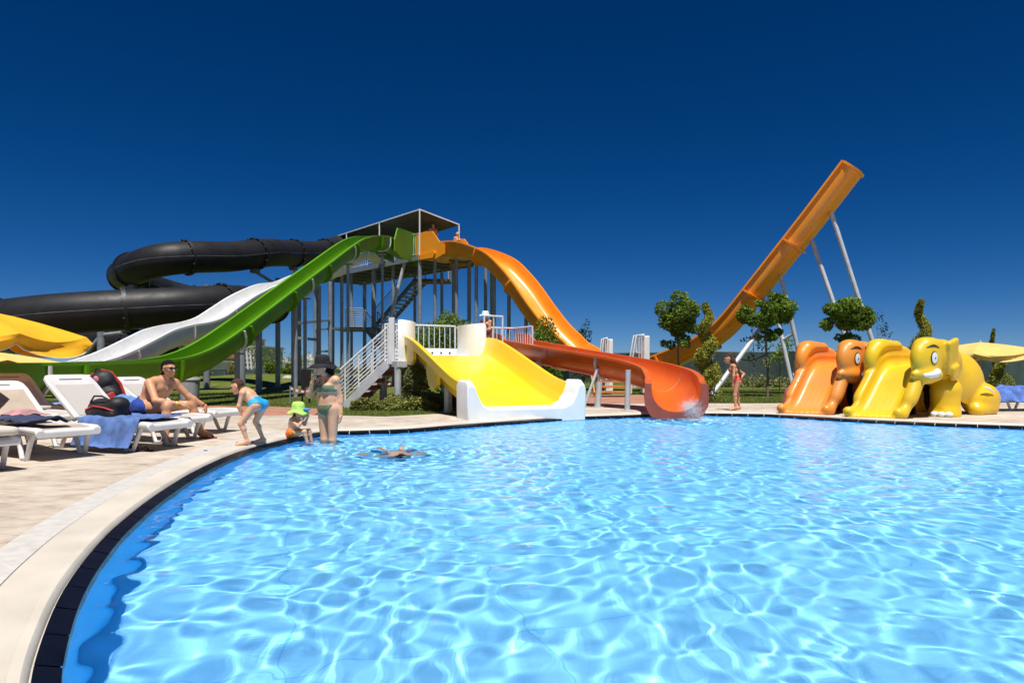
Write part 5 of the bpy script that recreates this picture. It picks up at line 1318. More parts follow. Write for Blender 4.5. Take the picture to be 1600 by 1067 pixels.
# ---- far buildings
conc = pm('grey concrete', (.48, .47, .46), .9, .15, .4); plasterw = pm('white plaster', (.72, .70, .66), .85, .08, .3); cream = pm('cream plaster', (.66, .58, .45), .85, .1, .3); dkwin = pm('dark window', (.025, .03, .04), .25); brickr = pm('raw brick', (.42, .20, .11), .9, .2, 2)
def block(label, x0, x1, ytop, Y, floors, cols, wall, win, frac=(.55, .55), depth=12, pent=None, group='far apartment blocks'):
    a = P(x0, ytop, Y); b = P(x1, ytop, Y); w = b.x - a.x; H = a.z; root = thing('apartment_block', label, 'building', ((a.x + b.x) / 2, Y, 0), 0, group)
    MB().box(V((a.x + b.x) / 2, Y + depth / 2, H / 2), (w, depth, H)).build('wall', wall, root)
    fh = H / (floors + .4); cw = w / cols
    for i in range(floors):
        z = fh * (i + .55)
        MB().box(V((a.x + b.x) / 2, Y - .12, fh * (i + 1.05)), (w + .3, .5, .28)).build('floor_slab', wall, root)
        for j in range(cols):
            c = V(a.x + cw * (j + .5), Y - .03, z); wn_ = MB().box(c, (cw * frac[0], .16, fh * frac[1])).build('window', win, root)
            MB().box(c + V(0, -.02, -fh * frac[1] / 2 - .1), (cw * frac[0] + .3, .3, .15)).build('sill', wall, wn_)
    if pent:
        MB().box(V(a.x + w * pent[0], Y + depth * .4, H + pent[2] / 2), (w * pent[1], depth * .5, pent[2])).build('roof_room', wall, root)
    MB().box(V((a.x + b.x) / 2, Y + depth / 2, H + .15), (w + .5, depth + .5, .3)).build('roof', wall, root)
    return root
block('grey unfinished concrete block with open dark floors, far left', 428, 457, 566, 300, 5, 4, conc, dkwin, (.6, .5), 10, (.5, .35, 2.2))
block('white far apartment block beside the woman in the hat', 468, 491, 562, 300, 6, 4, plasterw, dkwin, (.35, .45), 10, (.5, .5, 2.5))
block('grey far block partly hidden behind the white one', 489, 500, 566, 320, 5, 2, conc, dkwin, (.7, .6), 10)
cb = block('cream building with brick balconies behind the green slide', 318, 372, 528, 130, 5, 5, cream, dkwin, (.45, .5), 14, (.35, .5, 1.6))
a = P(318, 528, 130)
for i in range(4):
    for j in range(2):
        p = P(322 + j * 26, 556 - i * 9, 129); MB().box(p + V(1.4, -.6, 0), (2.6, 1.4, .9)).build('balcony', brickr if (i + j) % 2 else plasterw, cb)
sb = block('scaffolded grey building with slanting white fins behind the green slide', 372, 406, 543, 120, 5, 6, conc, dkwin, (.5, .5), 12)
for i in range(6):
    p = P(374 + i * 5.6, 546, 119); q = P(378 + i * 5.6, 592, 119); MB().beam(p, q, .35, .25).build('fin', plasterw, sb)
block('low pale building under the green slide far left', 292, 322, 566, 110, 2, 5, plasterw, dkwin, (.5, .5), 10)
rk = Sdf((-.6, -.4, -.05), (.6, .4, .5), .04); rk.ell((0, 0, .1), (.38, .25, .22), k=.05); rk.ell((.2, .05, .1), (.25, .2, .2), k=.05); v, f = rk.mesh(); me, v = skin_mesh('rock', v, f, 1)
o = link('boulder', me, pm('pale rock', (.5, .47, .42), .9, .2, 6, bump=.5, bscale=12)); p = P(450, 595, 42); o.location = (p.x, 42.0, .12); tag(o, 'pale boulder lying on the grass mound', 'boulder')
# ------------------------------------------------------------------ people
SKIN = {'tan': pm('tanned skin', (.60, .295, .155), .5, .07, 9, sub=.05), 'fair': pm('fair skin', (.74, .40, .24), .5, .06, 9, sub=.05), 'olive': pm('olive skin', (.46, .26, .16), .5, .07, 9, sub=.08)}
HAIR = {'black': pm('black hair', (.010, .008, .008), .75, .3, 60, bump=.6, bscale=90, spec=.15), 'brown': pm('brown hair', (.10, .05, .026), .7, .3, 60, bump=.6, bscale=90, spec=.2)}
def unit(v): v = np.array(v, float); return v / (np.linalg.norm(v) + 1e-9)
def person(label, J, sk='tan', s=1.0, hs=1.0, hair='black', long_hair=None, clothes=(), hsize=.009, face=(1, 0, 0), up=(0, 0, 1), build=1.0, bust=0, extras=None, base=None, hairline=.25, curl=.6, caus=False, hands=True, group=None, hair_cap=True):
    """one continuous body skin from joint positions (world metres); s scales limb radii, hs the head"""
    J = {k: np.array(v, float) for k, v in J.items()}
    pts = np.array(list(J.values())); S = Sdf(pts.min(0) - .30 * max(s, .6), pts.max(0) + .30 * max(s, .6), hsize)
    k = .03 * s; tags = {}
    def cone(a, b, ra, rb, tg, kk=None): S.cone(a, b, ra * s, rb * s, kk if kk is not None else k, tag=tg)
    hl, hr = J['hipL'], J['hipR']; sl, sr = J['shL'], J['shR']; pel = (hl + hr) / 2; sh = (sl + sr) / 2; lat_s = unit(sr - sl); lat_h = unit(hr - hl); nk = J['neck']
    sp = nk - pel; w1 = pel + sp * .30; w2 = pel + sp * .62; w3 = pel + sp * .86
    cone(hl * .78 + hr * .22 + (w1 - pel) * .1, hl * .22 + hr * .78 + (w1 - pel) * .1, .115 * build, .115 * build, 'pelvis', .05 * s)
    cone(w1 - lat_h * .055 * s, w1 + lat_h * .055 * s, .112 * build, .112 * build, 'waist', .06 * s)
    cone(w2 - lat_s * .075 * s, w2 + lat_s * .075 * s, .115 * build, .115 * build, 'chest', .06 * s)
    cone(w3 - lat_s * .10 * s, w3 + lat_s * .10 * s, .085, .085, 'chest', .05 * s)
    cone(lerp(sh, nk, .6), lerp(sl, nk, .15), .055, .055, 'shoulder', .04 * s); cone(lerp(sh, nk, .6), lerp(sr, nk, .15), .055, .055, 'shoulder', .04 * s)
    fw = unit(np.cross(lat_s, sp)); 
    if np.dot(fw, face) < 0: fw = -fw
    if bust:
        for q in (-1, 1): S.ell(w2 + lat_s * q * .075 * s + fw * .085 * s + unit(sp) * .02, .062 * s * bust, k=.03, tag='bust')
    else:
        for q in (-1, 1): S.ell(w2 + unit(sp) * .06 * s + lat_s * q * .075 * s + fw * .075 * s, (.07 * s,) * 3, k=.04, tag='chest')
    for q in (-1, 1):
        h0 = hl if q < 0 else hr; S.ell(h0 * .75 + pel * .25 - fw * .05 * s - unit(sp) * .02 * s, .095 * s * build, k=.05 * s, tag='pelvis')
    for c_, shp in (('L', sl), ('R', sr)):
        el, wr = J['el' + c_], J['wr' + c_]; kn, an, to = J['kn' + c_], J['an' + c_], J['to' + c_]; hp = J['hip' + c_]
        cone(shp, el, .056, .042, 'arm' + c_); S.ell(shp, .062 * s, k=k, tag='shoulder'); cone(el, wr, .043, .028, 'fore' + c_)
        m = lerp(el, wr, .25); S.ell(m, .043 * s, k=k, tag='fore' + c_)
        cone(hp, kn, .092 * build, .058, 'thigh' + c_, .04 * s); cone(kn, an, .056, .036, 'shin' + c_)
        fd = unit(to - an); back = unit(np.cross(unit(an - kn), np.cross(fd, unit(an - kn))) * -1) if np.linalg.norm(np.cross(fd, an - kn)) > .01 else fd * 0
        cf = lerp(kn, an, .30); S.ell(cf - fd * .018 * s, (.055 * s,) * 3, k=k, tag='shin' + c_)
        heel = an - fd * .03 * s + np.array([0, 0, -.035 * s]); ball = to
        cone(an + np.array([0, 0, -.01 * s]), heel, .036, .034, 'foot'); cone(heel, lerp(an, ball, .8) + np.array([0, 0, -.02 * s]), .034, .036, 'foot', .02); cone(an, lerp(an, ball, .7), .034, .030, 'foot', .02)
        sd_ = unit(np.cross(fd, [0, 0, 1]) + 1e-6)
        for i, o_ in enumerate((-.028, -.012, .004, .018, .030)): a_ = lerp(an, ball, .72) + sd_ * o_ * s + np.array([0, 0, -.022 * s]); S.cone(a_, a_ + fd * (.055 - .005 * abs(i - 1)) * s, .012 * s, .010 * s, .008, tag='foot')
        # hand with five fingers
        hd = unit(J.get('hd' + c_, wr + (wr - el)) - wr); pn = J.get('pn' + c_, None); pn = unit(pn) if pn is not None else unit(np.cross(hd, np.cross(hd, [0.3, .2, 1]) + 1e-6))
        ls = unit(np.cross(hd, pn)); hk = .95 * s
        for o_ in (-.022, 0, .022): S.cone(wr + hd * .01, wr + hd * .075 * hk + ls * o_ * hk, .022 * hk, .017 * hk, .015, tag='hand' + c_)
        if hands:
            for i, (o_, ln) in enumerate(((-.030, .062), (-.010, .072), (.010, .068), (.029, .054))):
                b0 = wr + hd * .080 * hk + ls * o_ * hk; m0 = b0 + hd * ln * .5 * hk + pn * curl * .012 * hk + ls * o_ * .08; e0 = m0 + (hd * (1 - curl * .45) + pn * curl * .75) * ln * .5 * hk
                S.cone(b0, m0, .0095 * hk, .009 * hk, .004, tag='hand' + c_); S.cone(m0, e0, .009 * hk, .0075 * hk, .004, tag='hand' + c_)
            t0 = wr + hd * .03 * hk - ls * .024 * hk; t1 = t0 + (hd * .55 - ls * .8 + pn * .3) * .035 * hk; t2 = t1 + (hd * .85 - ls * .2 + pn * .4) * .03 * hk
            S.cone(t0, t1, .013 * hk, .011 * hk, .006, tag='hand' + c_); S.cone(t1, t2, .011 * hk, .009 * hk, .004, tag='hand' + c_)
    # head
    hc = J['head']; u = unit(up); fc = unit(np.array(face, float) - u * np.dot(face, u)); ri = np.cross(fc, u); R = np.stack([ri, fc, u], 1); hh = hs
    S.cone(lerp(nk, hc, -.1), lerp(nk, hc, .75) - fc * .02 * hh, .050 * (s * .6 + hh * .4), .050 * (s * .4 + hh * .6), .02, tag='neck') if False else S.cone(nk, hc - u * .05 * hh - fc * .015 * hh, .053 * (s * .6 + hh * .4), .048 * hh, .025 * hh, tag='neck')
    S.ell(hc + u * .022 * hh - fc * .012 * hh, np.array((.074, .092, .092)) * hh, R, .02 * hh, tag='head'); S.ell(hc - u * .045 * hh + fc * .025 * hh, np.array((.056, .066, .070)) * hh, R, .03 * hh, tag='face')
    S.cone(hc - u * .095 * hh + fc * .062 * hh, hc - u * .085 * hh + fc * .05 * hh, .022 * hh, .022 * hh, .02 * hh, tag='face')
    S.cone(hc + u * .005 * hh + fc * .086 * hh, hc - u * .032 * hh + fc * .104 * hh, .009 * hh, .014 * hh, .012 * hh, tag='face')
    for q in (-1, 1):
        S.ell(hc + ri * q * .076 * hh - u * .01 * hh - fc * .008 * hh, np.array((.010, .018, .030)) * hh, R, .006, tag='ear')
        S.ell(hc + ri * q * .030 * hh + u * .004 * hh + fc * .092 * hh, np.array((.016, .012, .010)) * hh, R, .008 * hh, op='s')
        S.cone(hc + ri * q * .012 * hh + u * .022 * hh + fc * .084 * hh, hc + ri * q * .045 * hh + u * .022 * hh + fc * .072 * hh, .009 * hh, .009 * hh, .008, tag='face')
    S.cone(hc - ri * .020 * hh - u * .058 * hh + fc * .086 * hh, hc + ri * .020 * hh - u * .058 * hh + fc * .086 * hh, .009 * hh, .009 * hh, .008, tag='lips')
    v, f = S.mesh(); me, v = skin_mesh('body', v, f, 1)
    pid = S.parts(v); tg = np.array([str(S.prims[i][1]) for i in range(len(S.prims))])[pid]
    b0 = base if base is not None else (pel[0], pel[1], min(pts[:, 2]))
    root = thing('person', label, 'person', tuple(b0), 0, group)
    body = link('body', me, SKIN[sk], root); body.cycles.is_caustics_receiver = caus
    nrm = np.zeros((len(v), 3)); me.vertices.foreach_get  # normals
    no = np.empty(len(v) * 3, np.float32); me.vertices.foreach_get('normal', no); nrm = no.reshape(-1, 3)
    def shell(name, mask, off, mat, parent=root, jitter=0.0, thick=True):
        fm_ = mask[f].all(1)
        if fm_.sum() < 4: return None
        q = f[fm_]; us, iv = np.unique(q, return_inverse=True); vv = v[us] + nrm[us] * off
        if jitter:
            vv = vv + nrm[us] * np.array([[jitter * mnoise.noise(Vector(p * 38))] for p in vv])
        o = link(name, np_mesh(name, vv, iv.reshape(-1, 4)), mat, parent); o.data.polygons.foreach_set('use_smooth', [True] * len(o.data.polygons)); o.cycles.is_caustics_receiver = caus
        if thick: md = o.modifiers.new('thick', 'SOLIDIFY'); md.thickness = max(.004, off * .9); md.offset = -1
        return o
    rel = (v - hc); ru, rfw, rr = rel @ u, rel @ fc, rel @ ri
    if hair and hair_cap:
        m = np.isin(tg, ['head', 'ear', 'face', 'neck']) & (((ru > (hairline * .1 + .030) * hh + .25 * np.maximum(0, rfw) ) & (rfw < .085 * hh)) | ((rfw < -.018 * hh) & (ru > -.085 * hh)))
        shell('hair', m, .010 * hh, HAIR[hair], jitter=.006 * hh)
    for q in (-1, 1):
        MB().ball(Vector(hc + ri * q * .030 * hh + u * .004 * hh + fc * .080 * hh), .0125 * hh, 8, 6).build('eye', pm('dark eye', (.02, .015, .012), .2), root, smooth=60)
    ctx = dict(v=v, f=f, tg=tg, nrm=nrm, J=J, hc=hc, u=u, fc=fc, ri=ri, hh=hh, shell=shell, root=root, pel=pel, nk=nk, lat=lat_s, lath=lat_h, fw=fw, sp=unit(sp), s=s, w2=w2, w1=w1)
    for c_ in clothes: c_(ctx)
    if long_hair:
        pth, rad = long_hair; HS = Sdf(np.min([p for p in pth], 0) - .12, np.max([p for p in pth], 0) + .12, .010)
        for a_, b_, r0, r1 in zip(pth[:-1], pth[1:], rad[:-1], rad[1:]): HS.cone(a_, b_, r0, r1, .03)
        hv, hf = HS.mesh(); hm, hv = skin_mesh('long_hair', hv, hf, 1); link('long_hair', hm, HAIR[hair], root)
    if extras: extras(ctx)
    return root
def along(ctx, a, b):
    d = b - a; return ((ctx['v'] - a) @ d) / (d @ d)
def trunks(mat, leg=.45, top=.10):
    def fn(c):
        v, tg, J = c['v'], c['tg'], c['J']; t = (v - c['pel']) @ c['sp']
        m = (np.isin(tg, ['pelvis', 'waist']) & (t < top * c['s'] * 1.0 + .0)); 
        for k in 'LR': m |= (tg == 'thigh' + k) & (along(c, J['hip' + k], J['kn' + k]) < leg)
        m &= (t < top * c['s']); c['shell']('swim_shorts', m, .012 * c['s'], mat, jitter=.006)
    return fn
def briefs(mat, top=.06, cut=.10):
    def fn(c):
        v, tg, J = c['v'], c['tg'], c['J']; rel = v - c['pel']; t = rel @ c['sp']; lt = np.abs(rel @ c['lath'])
        m = np.isin(tg, ['pelvis', 'waist', 'thighL', 'thighR']) & (t < top * c['s']) & (t > (-.15 + cut * (lt / (.16 * c['s'])) ** 1.4 * 1.6) * c['s'])
        for k in 'LR': m &= ~((tg == 'thigh' + k) & (along(c, J['hip' + k], J['kn' + k]) > .17))
        c['shell']('bikini_bottom', m, .006, mat)
    return fn
def bikini_top(mat, strap=True):
    def fn(c):
        v, tg = c['v'], c['tg']; rel = v - c['w2']; t = rel @ c['sp']; f_ = rel @ c['fw']
        m = np.isin(tg, ['bust', 'chest']) & (((t < .065 * c['s']) & (t > -.045 * c['s']) & (f_ > .03)) | ((np.abs(t + .025 * c['s']) < .016)))
        c['shell']('bikini_top', m, .006, mat)
        if strap:
            for q in (-1, 1):
                a = c['w2'] + c['lat'] * q * .08 * c['s'] + c['fw'] * .125 * c['s'] + c['sp'] * .05; b = c['nk'] + c['lat'] * q * .045 * c['s'] + c['fw'] * .045; MB().tube([Vector(a), Vector(lerp(a, b, .5) + c['fw'] * .012), Vector(b)], .006, 6).build('strap', mat, c['root'], smooth=60)
    return fn
def suit(mat):
    def fn(c):
        v, tg, J = c['v'], c['tg'], c['J']; rel = v - c['pel']; t = rel @ c['sp']; lt = np.abs(rel @ c['lath']); f_ = (v - c['w2']) @ c['fw']
        m = np.isin(tg, ['pelvis', 'waist', 'thighL', 'thighR', 'chest', 'bust']) & (t > (-.15 + .10 * (lt / (.16 * c['s'])) ** 1.4 * 1.6) * c['s']) & ((t < .10 * c['s']) | (f_ > -.02)) & (t < .40 * c['s'])
        c['shell']('swimsuit', m, .006, mat)
    return fn
def sunglasses(c):
    hc, u, fc, ri, hh = c['hc'], c['u'], c['fc'], c['ri'], c['hh']; m = pm('dark lens', (.008, .008, .01), .12, coat=.5)
    g = MB()
    for q in (-1, 1): g.ball(Vector(hc + ri * q * .034 * hh + u * .006 * hh + fc * .090 * hh), (.032 * hh, .012 * hh, .022 * hh), 10, 6, Matrix(np.stack([ri, fc, u], 1).tolist()))
    g.tube([Vector(hc + ri * .012 * hh + fc * .102 * hh + u * .012 * hh), Vector(hc - ri * .012 * hh + fc * .102 * hh + u * .012 * hh)], .005, 5)
    for q in (-1, 1): g.tube([Vector(hc + ri * q * .06 * hh + u * .010 * hh + fc * .082 * hh), Vector(hc + ri * q * .084 * hh + u * .008 * hh - fc * .01 * hh)], .005, 5)
    stuff(g.build('sunglasses', m, c['root'], smooth=60))
def hat(mat, brim, crown, name='sun_hat', tilt=0.0, droop=.03, lift=.045, under=None):
    def fn(c):
        hc, u, fc, ri, hh = c['hc'], c['u'], c['fc'], c['ri'], c['hh']; o = hc + u * lift * hh - fc * .01; rows = []
        prof = [(brim, -droop), (brim * .85, -droop * .5), (.108 * hh, .0), (.106 * hh, crown * .4), (.098 * hh, crown * .75), (.075 * hh, crown * .95), (.03 * hh, crown), (.002, crown)]
        for r, z in prof: rows.append([Vector(o + (ri * math.cos(a) + fc * math.sin(a) * 1.06) * r + u * (z + (.012 * math.sin(3 * a + 1) + .010 * math.sin(5 * a)) * (r > .11 * hh) - tilt * r * math.sin(a))) for a in np.linspace(0, 2 * math.pi, 28, endpoint=False)])
        ob = MB().grid(rows, True).build(name, mat, c['root'], smooth=60, fix=False); md = ob.modifiers.new('thick', 'SOLIDIFY'); md.thickness = .006
    return fn
def band_on(wr_key, el_key, mat, r=.034, t=.12):
    def fn(c):
        a, b = c['J'][wr_key], c['J'][el_key]; p = lerp(a, b, t); d = unit(b - a) * .010; MB().cyl(Vector(p - d), Vector(p + d), r * c['s'], n=14).build('wristband', mat, c['root'], smooth=40)
    return fn
yband = pm('yellow band', (.75, .62, .05), .5); rband = pm('red band', (.6, .06, .05), .5)
# ---- the seated man
person('tanned man with sunglasses and blue shorts sitting on a lounger', dict(
    hipR=(-4.90, 8.99, .44), hipL=(-4.86, 9.28, .44), neck=(-4.66, 9.13, .835), shR=(-4.74, 8.93, .775), shL=(-4.60, 9.32, .765), head=(-4.575, 9.10, .965),
    elR=(-4.57, 8.76, .555), wrR=(-4.31, 8.86, .510), hdR=(-4.18, 8.92, .46), pnR=(0, 0, -1), elL=(-4.44, 9.40, .575), wrL=(-4.27, 9.50, .45), hdL=(-4.25, 9.50, .30), pnL=(-1, 0, 0),
    knR=(-4.45, 8.80, .475), anR=(-4.42, 8.72, .085), toR=(-4.28, 8.63, .035), knL=(-4.42, 9.42, .475), anL=(-4.31, 9.50, .085), toL=(-4.14, 9.46, .035)),
    'tan', .98, .98, 'black', face=(.90, -.38, -.12), build=1.10, base=(-4.85, 9.13, .36), hairline=.2,
    clothes=[trunks(pm('blue swim shorts', (.012, .05, .30), .8, .2, 12, bump=.3, bscale=40), .42, .12), sunglasses, band_on('wrR', 'elR', yband), band_on('wrL', 'elL', rband)],
    extras=lambda c: [c['shell']('chest_hair', np.isin(c['tg'], ['chest', 'waist']) & (np.abs((c['v'] - c['w2']) @ c['lat']) < .055) & (((c['v'] - c['w2']) @ c['fw']) > .06) & (((c['v'] - c['w2']) @ c['sp']) > -.06) & (np.sin(c['v'] @ np.array([310, 170, 260.])) > .1), .002, pm('chest hair', (.10, .05, .03), .8), thick=False)])
for nm, an, to in (('right', V(-4.42, 8.72, 0), V(-4.28, 8.63, 0)), ('left', V(-4.31, 9.50, 0), V(-4.14, 9.46, 0))):
    d = to - an; sandal('red brown flip flop worn on the seated man\'s %s foot' % nm, (an + d * .55) , math.atan2(d.y, d.x), pm('red brown rubber', (.30, .05, .035), .7))
# ---- child bending over the pool edge
person('child in light blue bikini bottom bending over at the pool edge', dict(
    hipR=(-3.22, 8.52, .50), hipL=(-3.17, 8.70, .50), neck=(-3.40, 8.66, .705), shR=(-3.36, 8.52, .665), shL=(-3.36, 8.80, .66), head=(-3.495, 8.68, .745),
    elR=(-3.40, 8.50, .50), wrR=(-3.36, 8.56, .36), elL=(-3.38, 8.84, .50), wrL=(-3.28, 8.78, .36),
    knR=(-3.375, 8.50, .285), anR=(-3.30, 8.52, .065), toR=(-3.44, 8.46, .03), knL=(-3.28, 8.74, .29), anL=(-3.20, 8.78, .065), toL=(-3.30, 8.70, .03)),
    'fair', .62, .80, 'brown', face=(-.86, -.15, -.35), up=(-.32, 0, .95), base=(-3.27, 8.62, .0), hsize=.008,
    clothes=[briefs(pm('light blue lycra', (.02, .36, .70), .5, .1, 10), .16, .07)],
    extras=lambda c: [MB().tube([Vector(c['w2'] + c['lat'] * -.06 + c['fw'] * .09), Vector(c['nk'] + c['lat'] * -.04 + c['fw'] * .03), Vector(c['nk'] - c['fw'] * .045), Vector(c['nk'] + c['lat'] * .04 + c['fw'] * .03), Vector(c['w2'] + c['lat'] * .06 + c['fw'] * .09)], .011, 6).build('halter_strap', pm('light blue lycra', (.02, .36, .70), .5), c['root'], smooth=60)])
# ---- toddler on the edge
limeh = pm('lime green hat cloth', (.48, .80, .16), .8, .12, 14, bump=.3)
person('toddler in orange trunks and lime sun hat sitting on the pool edge', dict(
    hipR=(-3.10, 9.56, .065), hipL=(-3.06, 9.68, .065), neck=(-3.055, 9.60, .275), shR=(-3.075, 9.53, .245), shL=(-3.04, 9.68, .245), head=(-2.995, 9.59, .365),
    elR=(-2.965, 9.48, .165), wrR=(-2.895, 9.52, .285), hdR=(-2.885, 9.56, .36), elL=(-2.945, 9.70, .175), wrL=(-2.885, 9.66, .29), hdL=(-2.88, 9.62, .36),
    knR=(-2.90, 9.55, .085), anR=(-2.86, 9.56, -.10), toR=(-2.79, 9.56, -.14), knL=(-2.87, 9.66, .085), anL=(-2.83, 9.67, -.10), toL=(-2.76, 9.67, -.14)),
    'fair', .52, .82, 'brown', face=(.93, -.30, -.1), base=(-3.08, 9.62, 0), hsize=.007, caus=True,
    clothes=[trunks(pm('orange trunks', (.80, .20, .015), .7, .1, 10), .32, .12), hat(limeh, .155, .115, 'sun_hat', .0, .05, .03)],
    extras=lambda c: [MB().ball(Vector(c['hc'] + c['fc'] * .13 + c['u'] * .03), (.05, .04, .022)).build('hat_peak', pm('blue peak', (.02, .30, .75), .6), c['root'], smooth=60)])
# ---- woman in the shallow water
pat = pm('green and gold print', (.22, .20, .06), .6, .1, 55, col2=(.02, .16, .18), detail=1)
person('woman in black sun hat and patterned bikini standing in the pool', dict(
    hipR=(-2.56, 9.80, .385), hipL=(-2.73, 9.90, .385), neck=(-2.665, 9.86, .845), shR=(-2.525, 9.78, .80), shL=(-2.785, 9.95, .79), head=(-2.735, 9.82, .985),
    elR=(-2.47, 9.82, .545), wrR=(-2.45, 9.78, .305), hdR=(-2.455, 9.76, .15), pnR=(-1, 0, 0), elL=(-2.915, 9.85, .58), wrL=(-2.845, 9.74, .79), hdL=(-2.80, 9.73, .93), pnL=(1, .1, 0),
    knR=(-2.57, 9.78, -.06), anR=(-2.56, 9.80, -.42), toR=(-2.63, 9.67, -.46), knL=(-2.715, 9.88, -.06), anL=(-2.71, 9.91, -.42), toL=(-2.79, 9.79, -.46)),
    'fair', .93, .98, 'black', face=(-.62, -.76, -.10), build=1.06, bust=1.15, base=(-2.64, 9.85, -.48), caus=True,
    clothes=[briefs(pat, .07, .13), bikini_top(pat), sunglasses, hat(pm('black felt', (.010, .010, .012), .85, .2, 20), .20, .135, 'sun_hat', .0, .06, .05), band_on('wrL', 'elL', yband), band_on('wrR', 'elR', yband)],
    long_hair=([np.array((-2.68, 9.86, 1.02)), np.array((-2.64, 9.88, .93)), np.array((-2.625, 9.90, .85))], [.075, .065, .05]))
# ---- girl in red by the pool
gx_, gy_ = G(1150, 641).x, G(1150, 641).y
def GR(dx, dy, z): return (gx_ + dx, gy_ + dy, z)
redl = pm('red lycra', (.70, .025, .015), .45, .1, 10)
person('girl with long brown hair in red swimsuit standing beyond the red slide', dict(
    hipR=GR(.01, -.07, .655), hipL=GR(.03, .07, .655), neck=GR(-.10, 0, 1.045), shR=GR(-.085, -.13, .995), shL=GR(-.05, .13, .995), head=GR(-.185, -.01, 1.165),
    elR=GR(-.11, -.18, .78), wrR=GR(-.12, -.14, .60), hdR=GR(-.12, -.13, .5), elL=GR(.24, .18, .82), wrL=GR(.12, .10, .69), hdL=GR(.03, .08, .64),
    knR=GR(-.05, -.08, .345), anR=GR(-.04, -.09, .065), toR=GR(-.19, -.11, .025), knL=GR(.06, .07, .35), anL=GR(.10, .08, .065), toL=GR(-.04, .04, .025)),
    'tan', .70, .90, 'brown', face=(-.92, -.22, -.40), up=(-.28, 0, .96), base=GR(0, 0, 0), hsize=.009, clothes=[suit(redl)],
    long_hair=([np.array(GR(-.15, 0, 1.25)), np.array(GR(-.09, 0, 1.13)), np.array(GR(-.01, -.01, .98)), np.array(GR(.06, -.02, .82)), np.array(GR(.09, -.03, .72))], [.075, .075, .065, .05, .025]))
# ---- standing figures farther away
def stand(label, base, h, yaw, sk='tan', hair='black', clothes=(), s=None, arms='down', hsize=.016, lean=0.0, group=None, seat=False, **kw):
    R = Matrix.Rotation(yaw, 3, 'Z'); q = h / 1.7
    def L_(x, y, z): return tuple(Vector(base) + R @ Vector((x * q, y * q + lean * z * q, z * q)))     # faces local -y
    J = dict(hipR=L_(-.09, 0, .90), hipL=L_(.09, 0, .90), neck=L_(0, .01, 1.43), shR=L_(-.17, .01, 1.37), shL=L_(.17, .01, 1.37), head=L_(0, -.02, 1.58), elR=L_(-.22, .03, 1.08), wrR=L_(-.22, -.06, .84), elL=L_(.22, .03, 1.08), wrL=L_(.22, -.06, .84),
             knR=L_(-.09, -.02, .48), anR=L_(-.09, .02, .085), toR=L_(-.11, -.13, .035), knL=L_(.09, -.02, .48), anL=L_(.09, .02, .085), toL=L_(.11, -.13, .035))
    if arms == 'front': J.update(elR=L_(-.20, -.06, 1.10), wrR=L_(-.10, -.26, 1.10), elL=L_(.20, -.06, 1.10), wrL=L_(.10, -.26, 1.12))
    if seat:
        for k_, x in (('R', -.10), ('L', .10)): J['hip' + k_] = L_(x, 0, .12); J['kn' + k_] = L_(x, -.42, .22); J['an' + k_] = L_(x, -.80, .06); J['to' + k_] = L_(x, -.90, .14)
        for n_ in ('neck', 'shR', 'shL', 'head', 'elR', 'elL', 'wrR', 'wrL'): J[n_] = tuple(Vector(J[n_]) - V(0, 0, .78 * q))
    return person(label, J, sk, s or q, kw.pop('hs', .55 + .45 * q), hair, face=tuple(R @ V(0, -1, -.05)), clothes=clothes, hsize=hsize, base=tuple(base), group=group, **kw)
c = Q(2.42, .95, ZP)
stand('child in white sun hat behind the small railing above the yellow slide', tuple(c), 1.36, -.5, 'tan', 'brown', [suit(pm('rust swimsuit', (.40, .09, .05), .6)), hat(pm('mint white hat', (.66, .80, .74), .8, .05, 9), .17, .10, 'sun_hat', 0, .03, .04)], hsize=.013, arms='front')
shn = pm('brown trunks', (.10, .05, .03), .8)
p = P(676, 400, 35.4); stand('bather standing at the launch of the orange half pipe under the awning', (p.x, 35.6, ZF + .22), 1.72, .5, 'tan', 'black', [trunks(shn, .4, .1)], arms='front')
k0 = of[6]; stand('bald man sitting in the mouth of the orange half pipe', (k0[0].x + .15, k0[0].y, ZF + .30), 1.75, math.atan2(od[0], -od[1]), 'tan', None, [trunks(shn, .4, .1)], seat=True)
k0 = of[4]; stand('dark haired child sitting behind the bald man on the half pipe', (k0[0].x - k0[2].x * .5, k0[0].y - k0[2].y * .5, ZF + .14), 1.45, math.atan2(od[0], -od[1]), 'tan', 'black', [trunks(shn, .4, .1)], seat=True)
p = T(3.0, .9, ZF); stand('bather in blue trunks on the tower deck between green and white slides', tuple(p), 1.5, -.3, 'fair', 'brown', [trunks(pm('turquoise trunks', (.03, .30, .55), .7), .5, .12)])
p = tfr[0][0] - tfr[0][1] * 1.2; stand('bather sitting in the mouth of the black tube slide', (p.x, p.y, p.z - TR + .05), 1.6, math.atan2(tfr[0][1].x, -tfr[0][1].y), 'tan', 'black', [trunks(shn, .4, .1)], seat=True)
p = T(10.4, .8, ZF); stand('dark haired bather waiting beside the black tube entry', tuple(p), 1.62, .9, 'tan', 'black', [trunks(pm('dark red trunks', (.25, .03, .03), .8), .4, .1)])
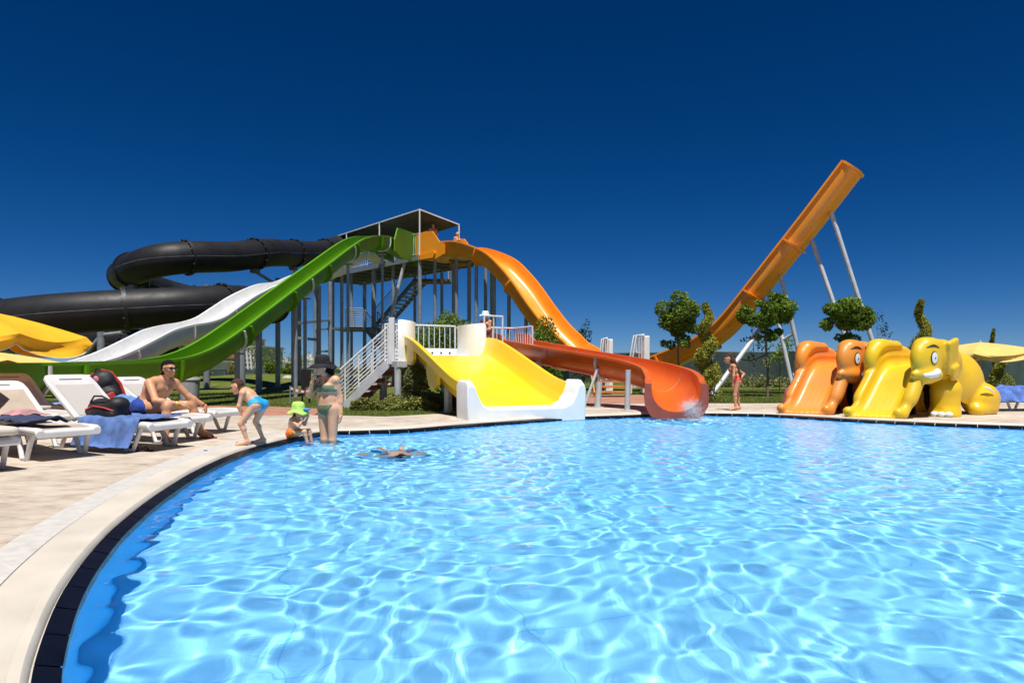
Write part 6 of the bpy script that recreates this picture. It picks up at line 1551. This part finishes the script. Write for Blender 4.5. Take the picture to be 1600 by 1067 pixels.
# ---- swimmer under the surface
sw = G(615, 703, -.06); 
def SWp(x, y, z): a_ = .35; return (sw.x + x * math.cos(a_) - y * math.sin(a_), sw.y + x * math.sin(a_) + y * math.cos(a_), -.31 + z)
person('child swimming face down just below the water surface', dict(
    hipR=SWp(.0, .16, .02), hipL=SWp(.16, .18, .02), neck=SWp(.04, -.22, .03), shR=SWp(-.08, -.17, .03), shL=SWp(.17, -.17, .03), head=SWp(.03, -.33, .05), elR=SWp(-.26, -.08, -.02), wrR=SWp(-.36, .08, .0), elL=SWp(.32, -.10, -.02), wrL=SWp(.42, .06, 0),
    knR=SWp(-.06, .46, -.03), anR=SWp(-.08, .74, .0), toR=SWp(-.09, .86, .0), knL=SWp(.22, .46, -.03), anL=SWp(.27, .74, .0), toL=SWp(.29, .86, .0)),
    'fair', .68, .88, 'black', face=(0, -.3, -.95), up=(-.3, -.9, .3), base=SWp(.05, 0, -.15), hsize=.011, caus=True, clothes=[suit(pm('pink swimsuit', (.70, .12, .22), .6))])
# ------------------------------------------------------------------ spray at the mouth of the red slide
rng = np.random.default_rng(77); n = 2600
mo = np.array(rf[-1][0]) + np.array([.22, -.05, .10]); tt = rng.uniform(0, 1, n); vel = np.stack([rng.normal(.10, .10, n), rng.normal(-.36, .12, n), rng.normal(.16, .16, n)], 1)
pts = mo + np.stack([rng.normal(0, .08, n), rng.normal(0, .05, n), rng.normal(0, .05, n)], 1) + vel * tt[:, None] - np.array([0, 0, .42]) * (tt ** 2)[:, None]
pts = pts[pts[:, 2] > -.07]; rad = rng.uniform(.002, .0075, len(pts))
o8 = np.array([(1, 0, 0), (-1, 0, 0), (0, 1, 0), (0, -1, 0), (0, 0, 1), (0, 0, -1)], float); fo = np.array([(0, 2, 4), (2, 1, 4), (1, 3, 4), (3, 0, 4), (2, 0, 5), (1, 2, 5), (3, 1, 5), (0, 3, 5)])
vv = (pts[:, None, :] + o8[None] * rad[:, None, None]).reshape(-1, 3); ff = (fo[None] + (np.arange(len(pts)) * 6)[:, None, None]).reshape(-1, 3)
sp_ = link('water_spray', np_mesh('water_spray', vv, ff), pm('white water drops', (.82, .86, .90), .15, .02, 9, spec=.8)); stuff(sp_); tag(sp_, 'white spray of water pouring from the red slide mouth', 'spray')
# foam where it lands
rng = np.random.default_rng(78); n = 1600; a = rng.uniform(0, 6.28, n); r_ = np.abs(rng.normal(0, .30, n)); fx, fy = mo[0] + .05 + r_ * np.cos(a) * 1.3, mo[1] - .35 + r_ * np.sin(a)
fz_ = waves(fx, fy) - .062; pts = np.stack([fx, fy, fz_], 1); rad = rng.uniform(.003, .010, n)
vv = (pts[:, None, :] + o8[None] * rad[:, None, None] * np.array([1, 1, .5])).reshape(-1, 3); ff = (fo[None] + (np.arange(n) * 6)[:, None, None]).reshape(-1, 3)
fm_o = link('foam', np_mesh('foam', vv, ff), MATS['white water drops']); stuff(fm_o); tag(fm_o, 'white foam bubbles on the water below the red slide mouth', 'foam')
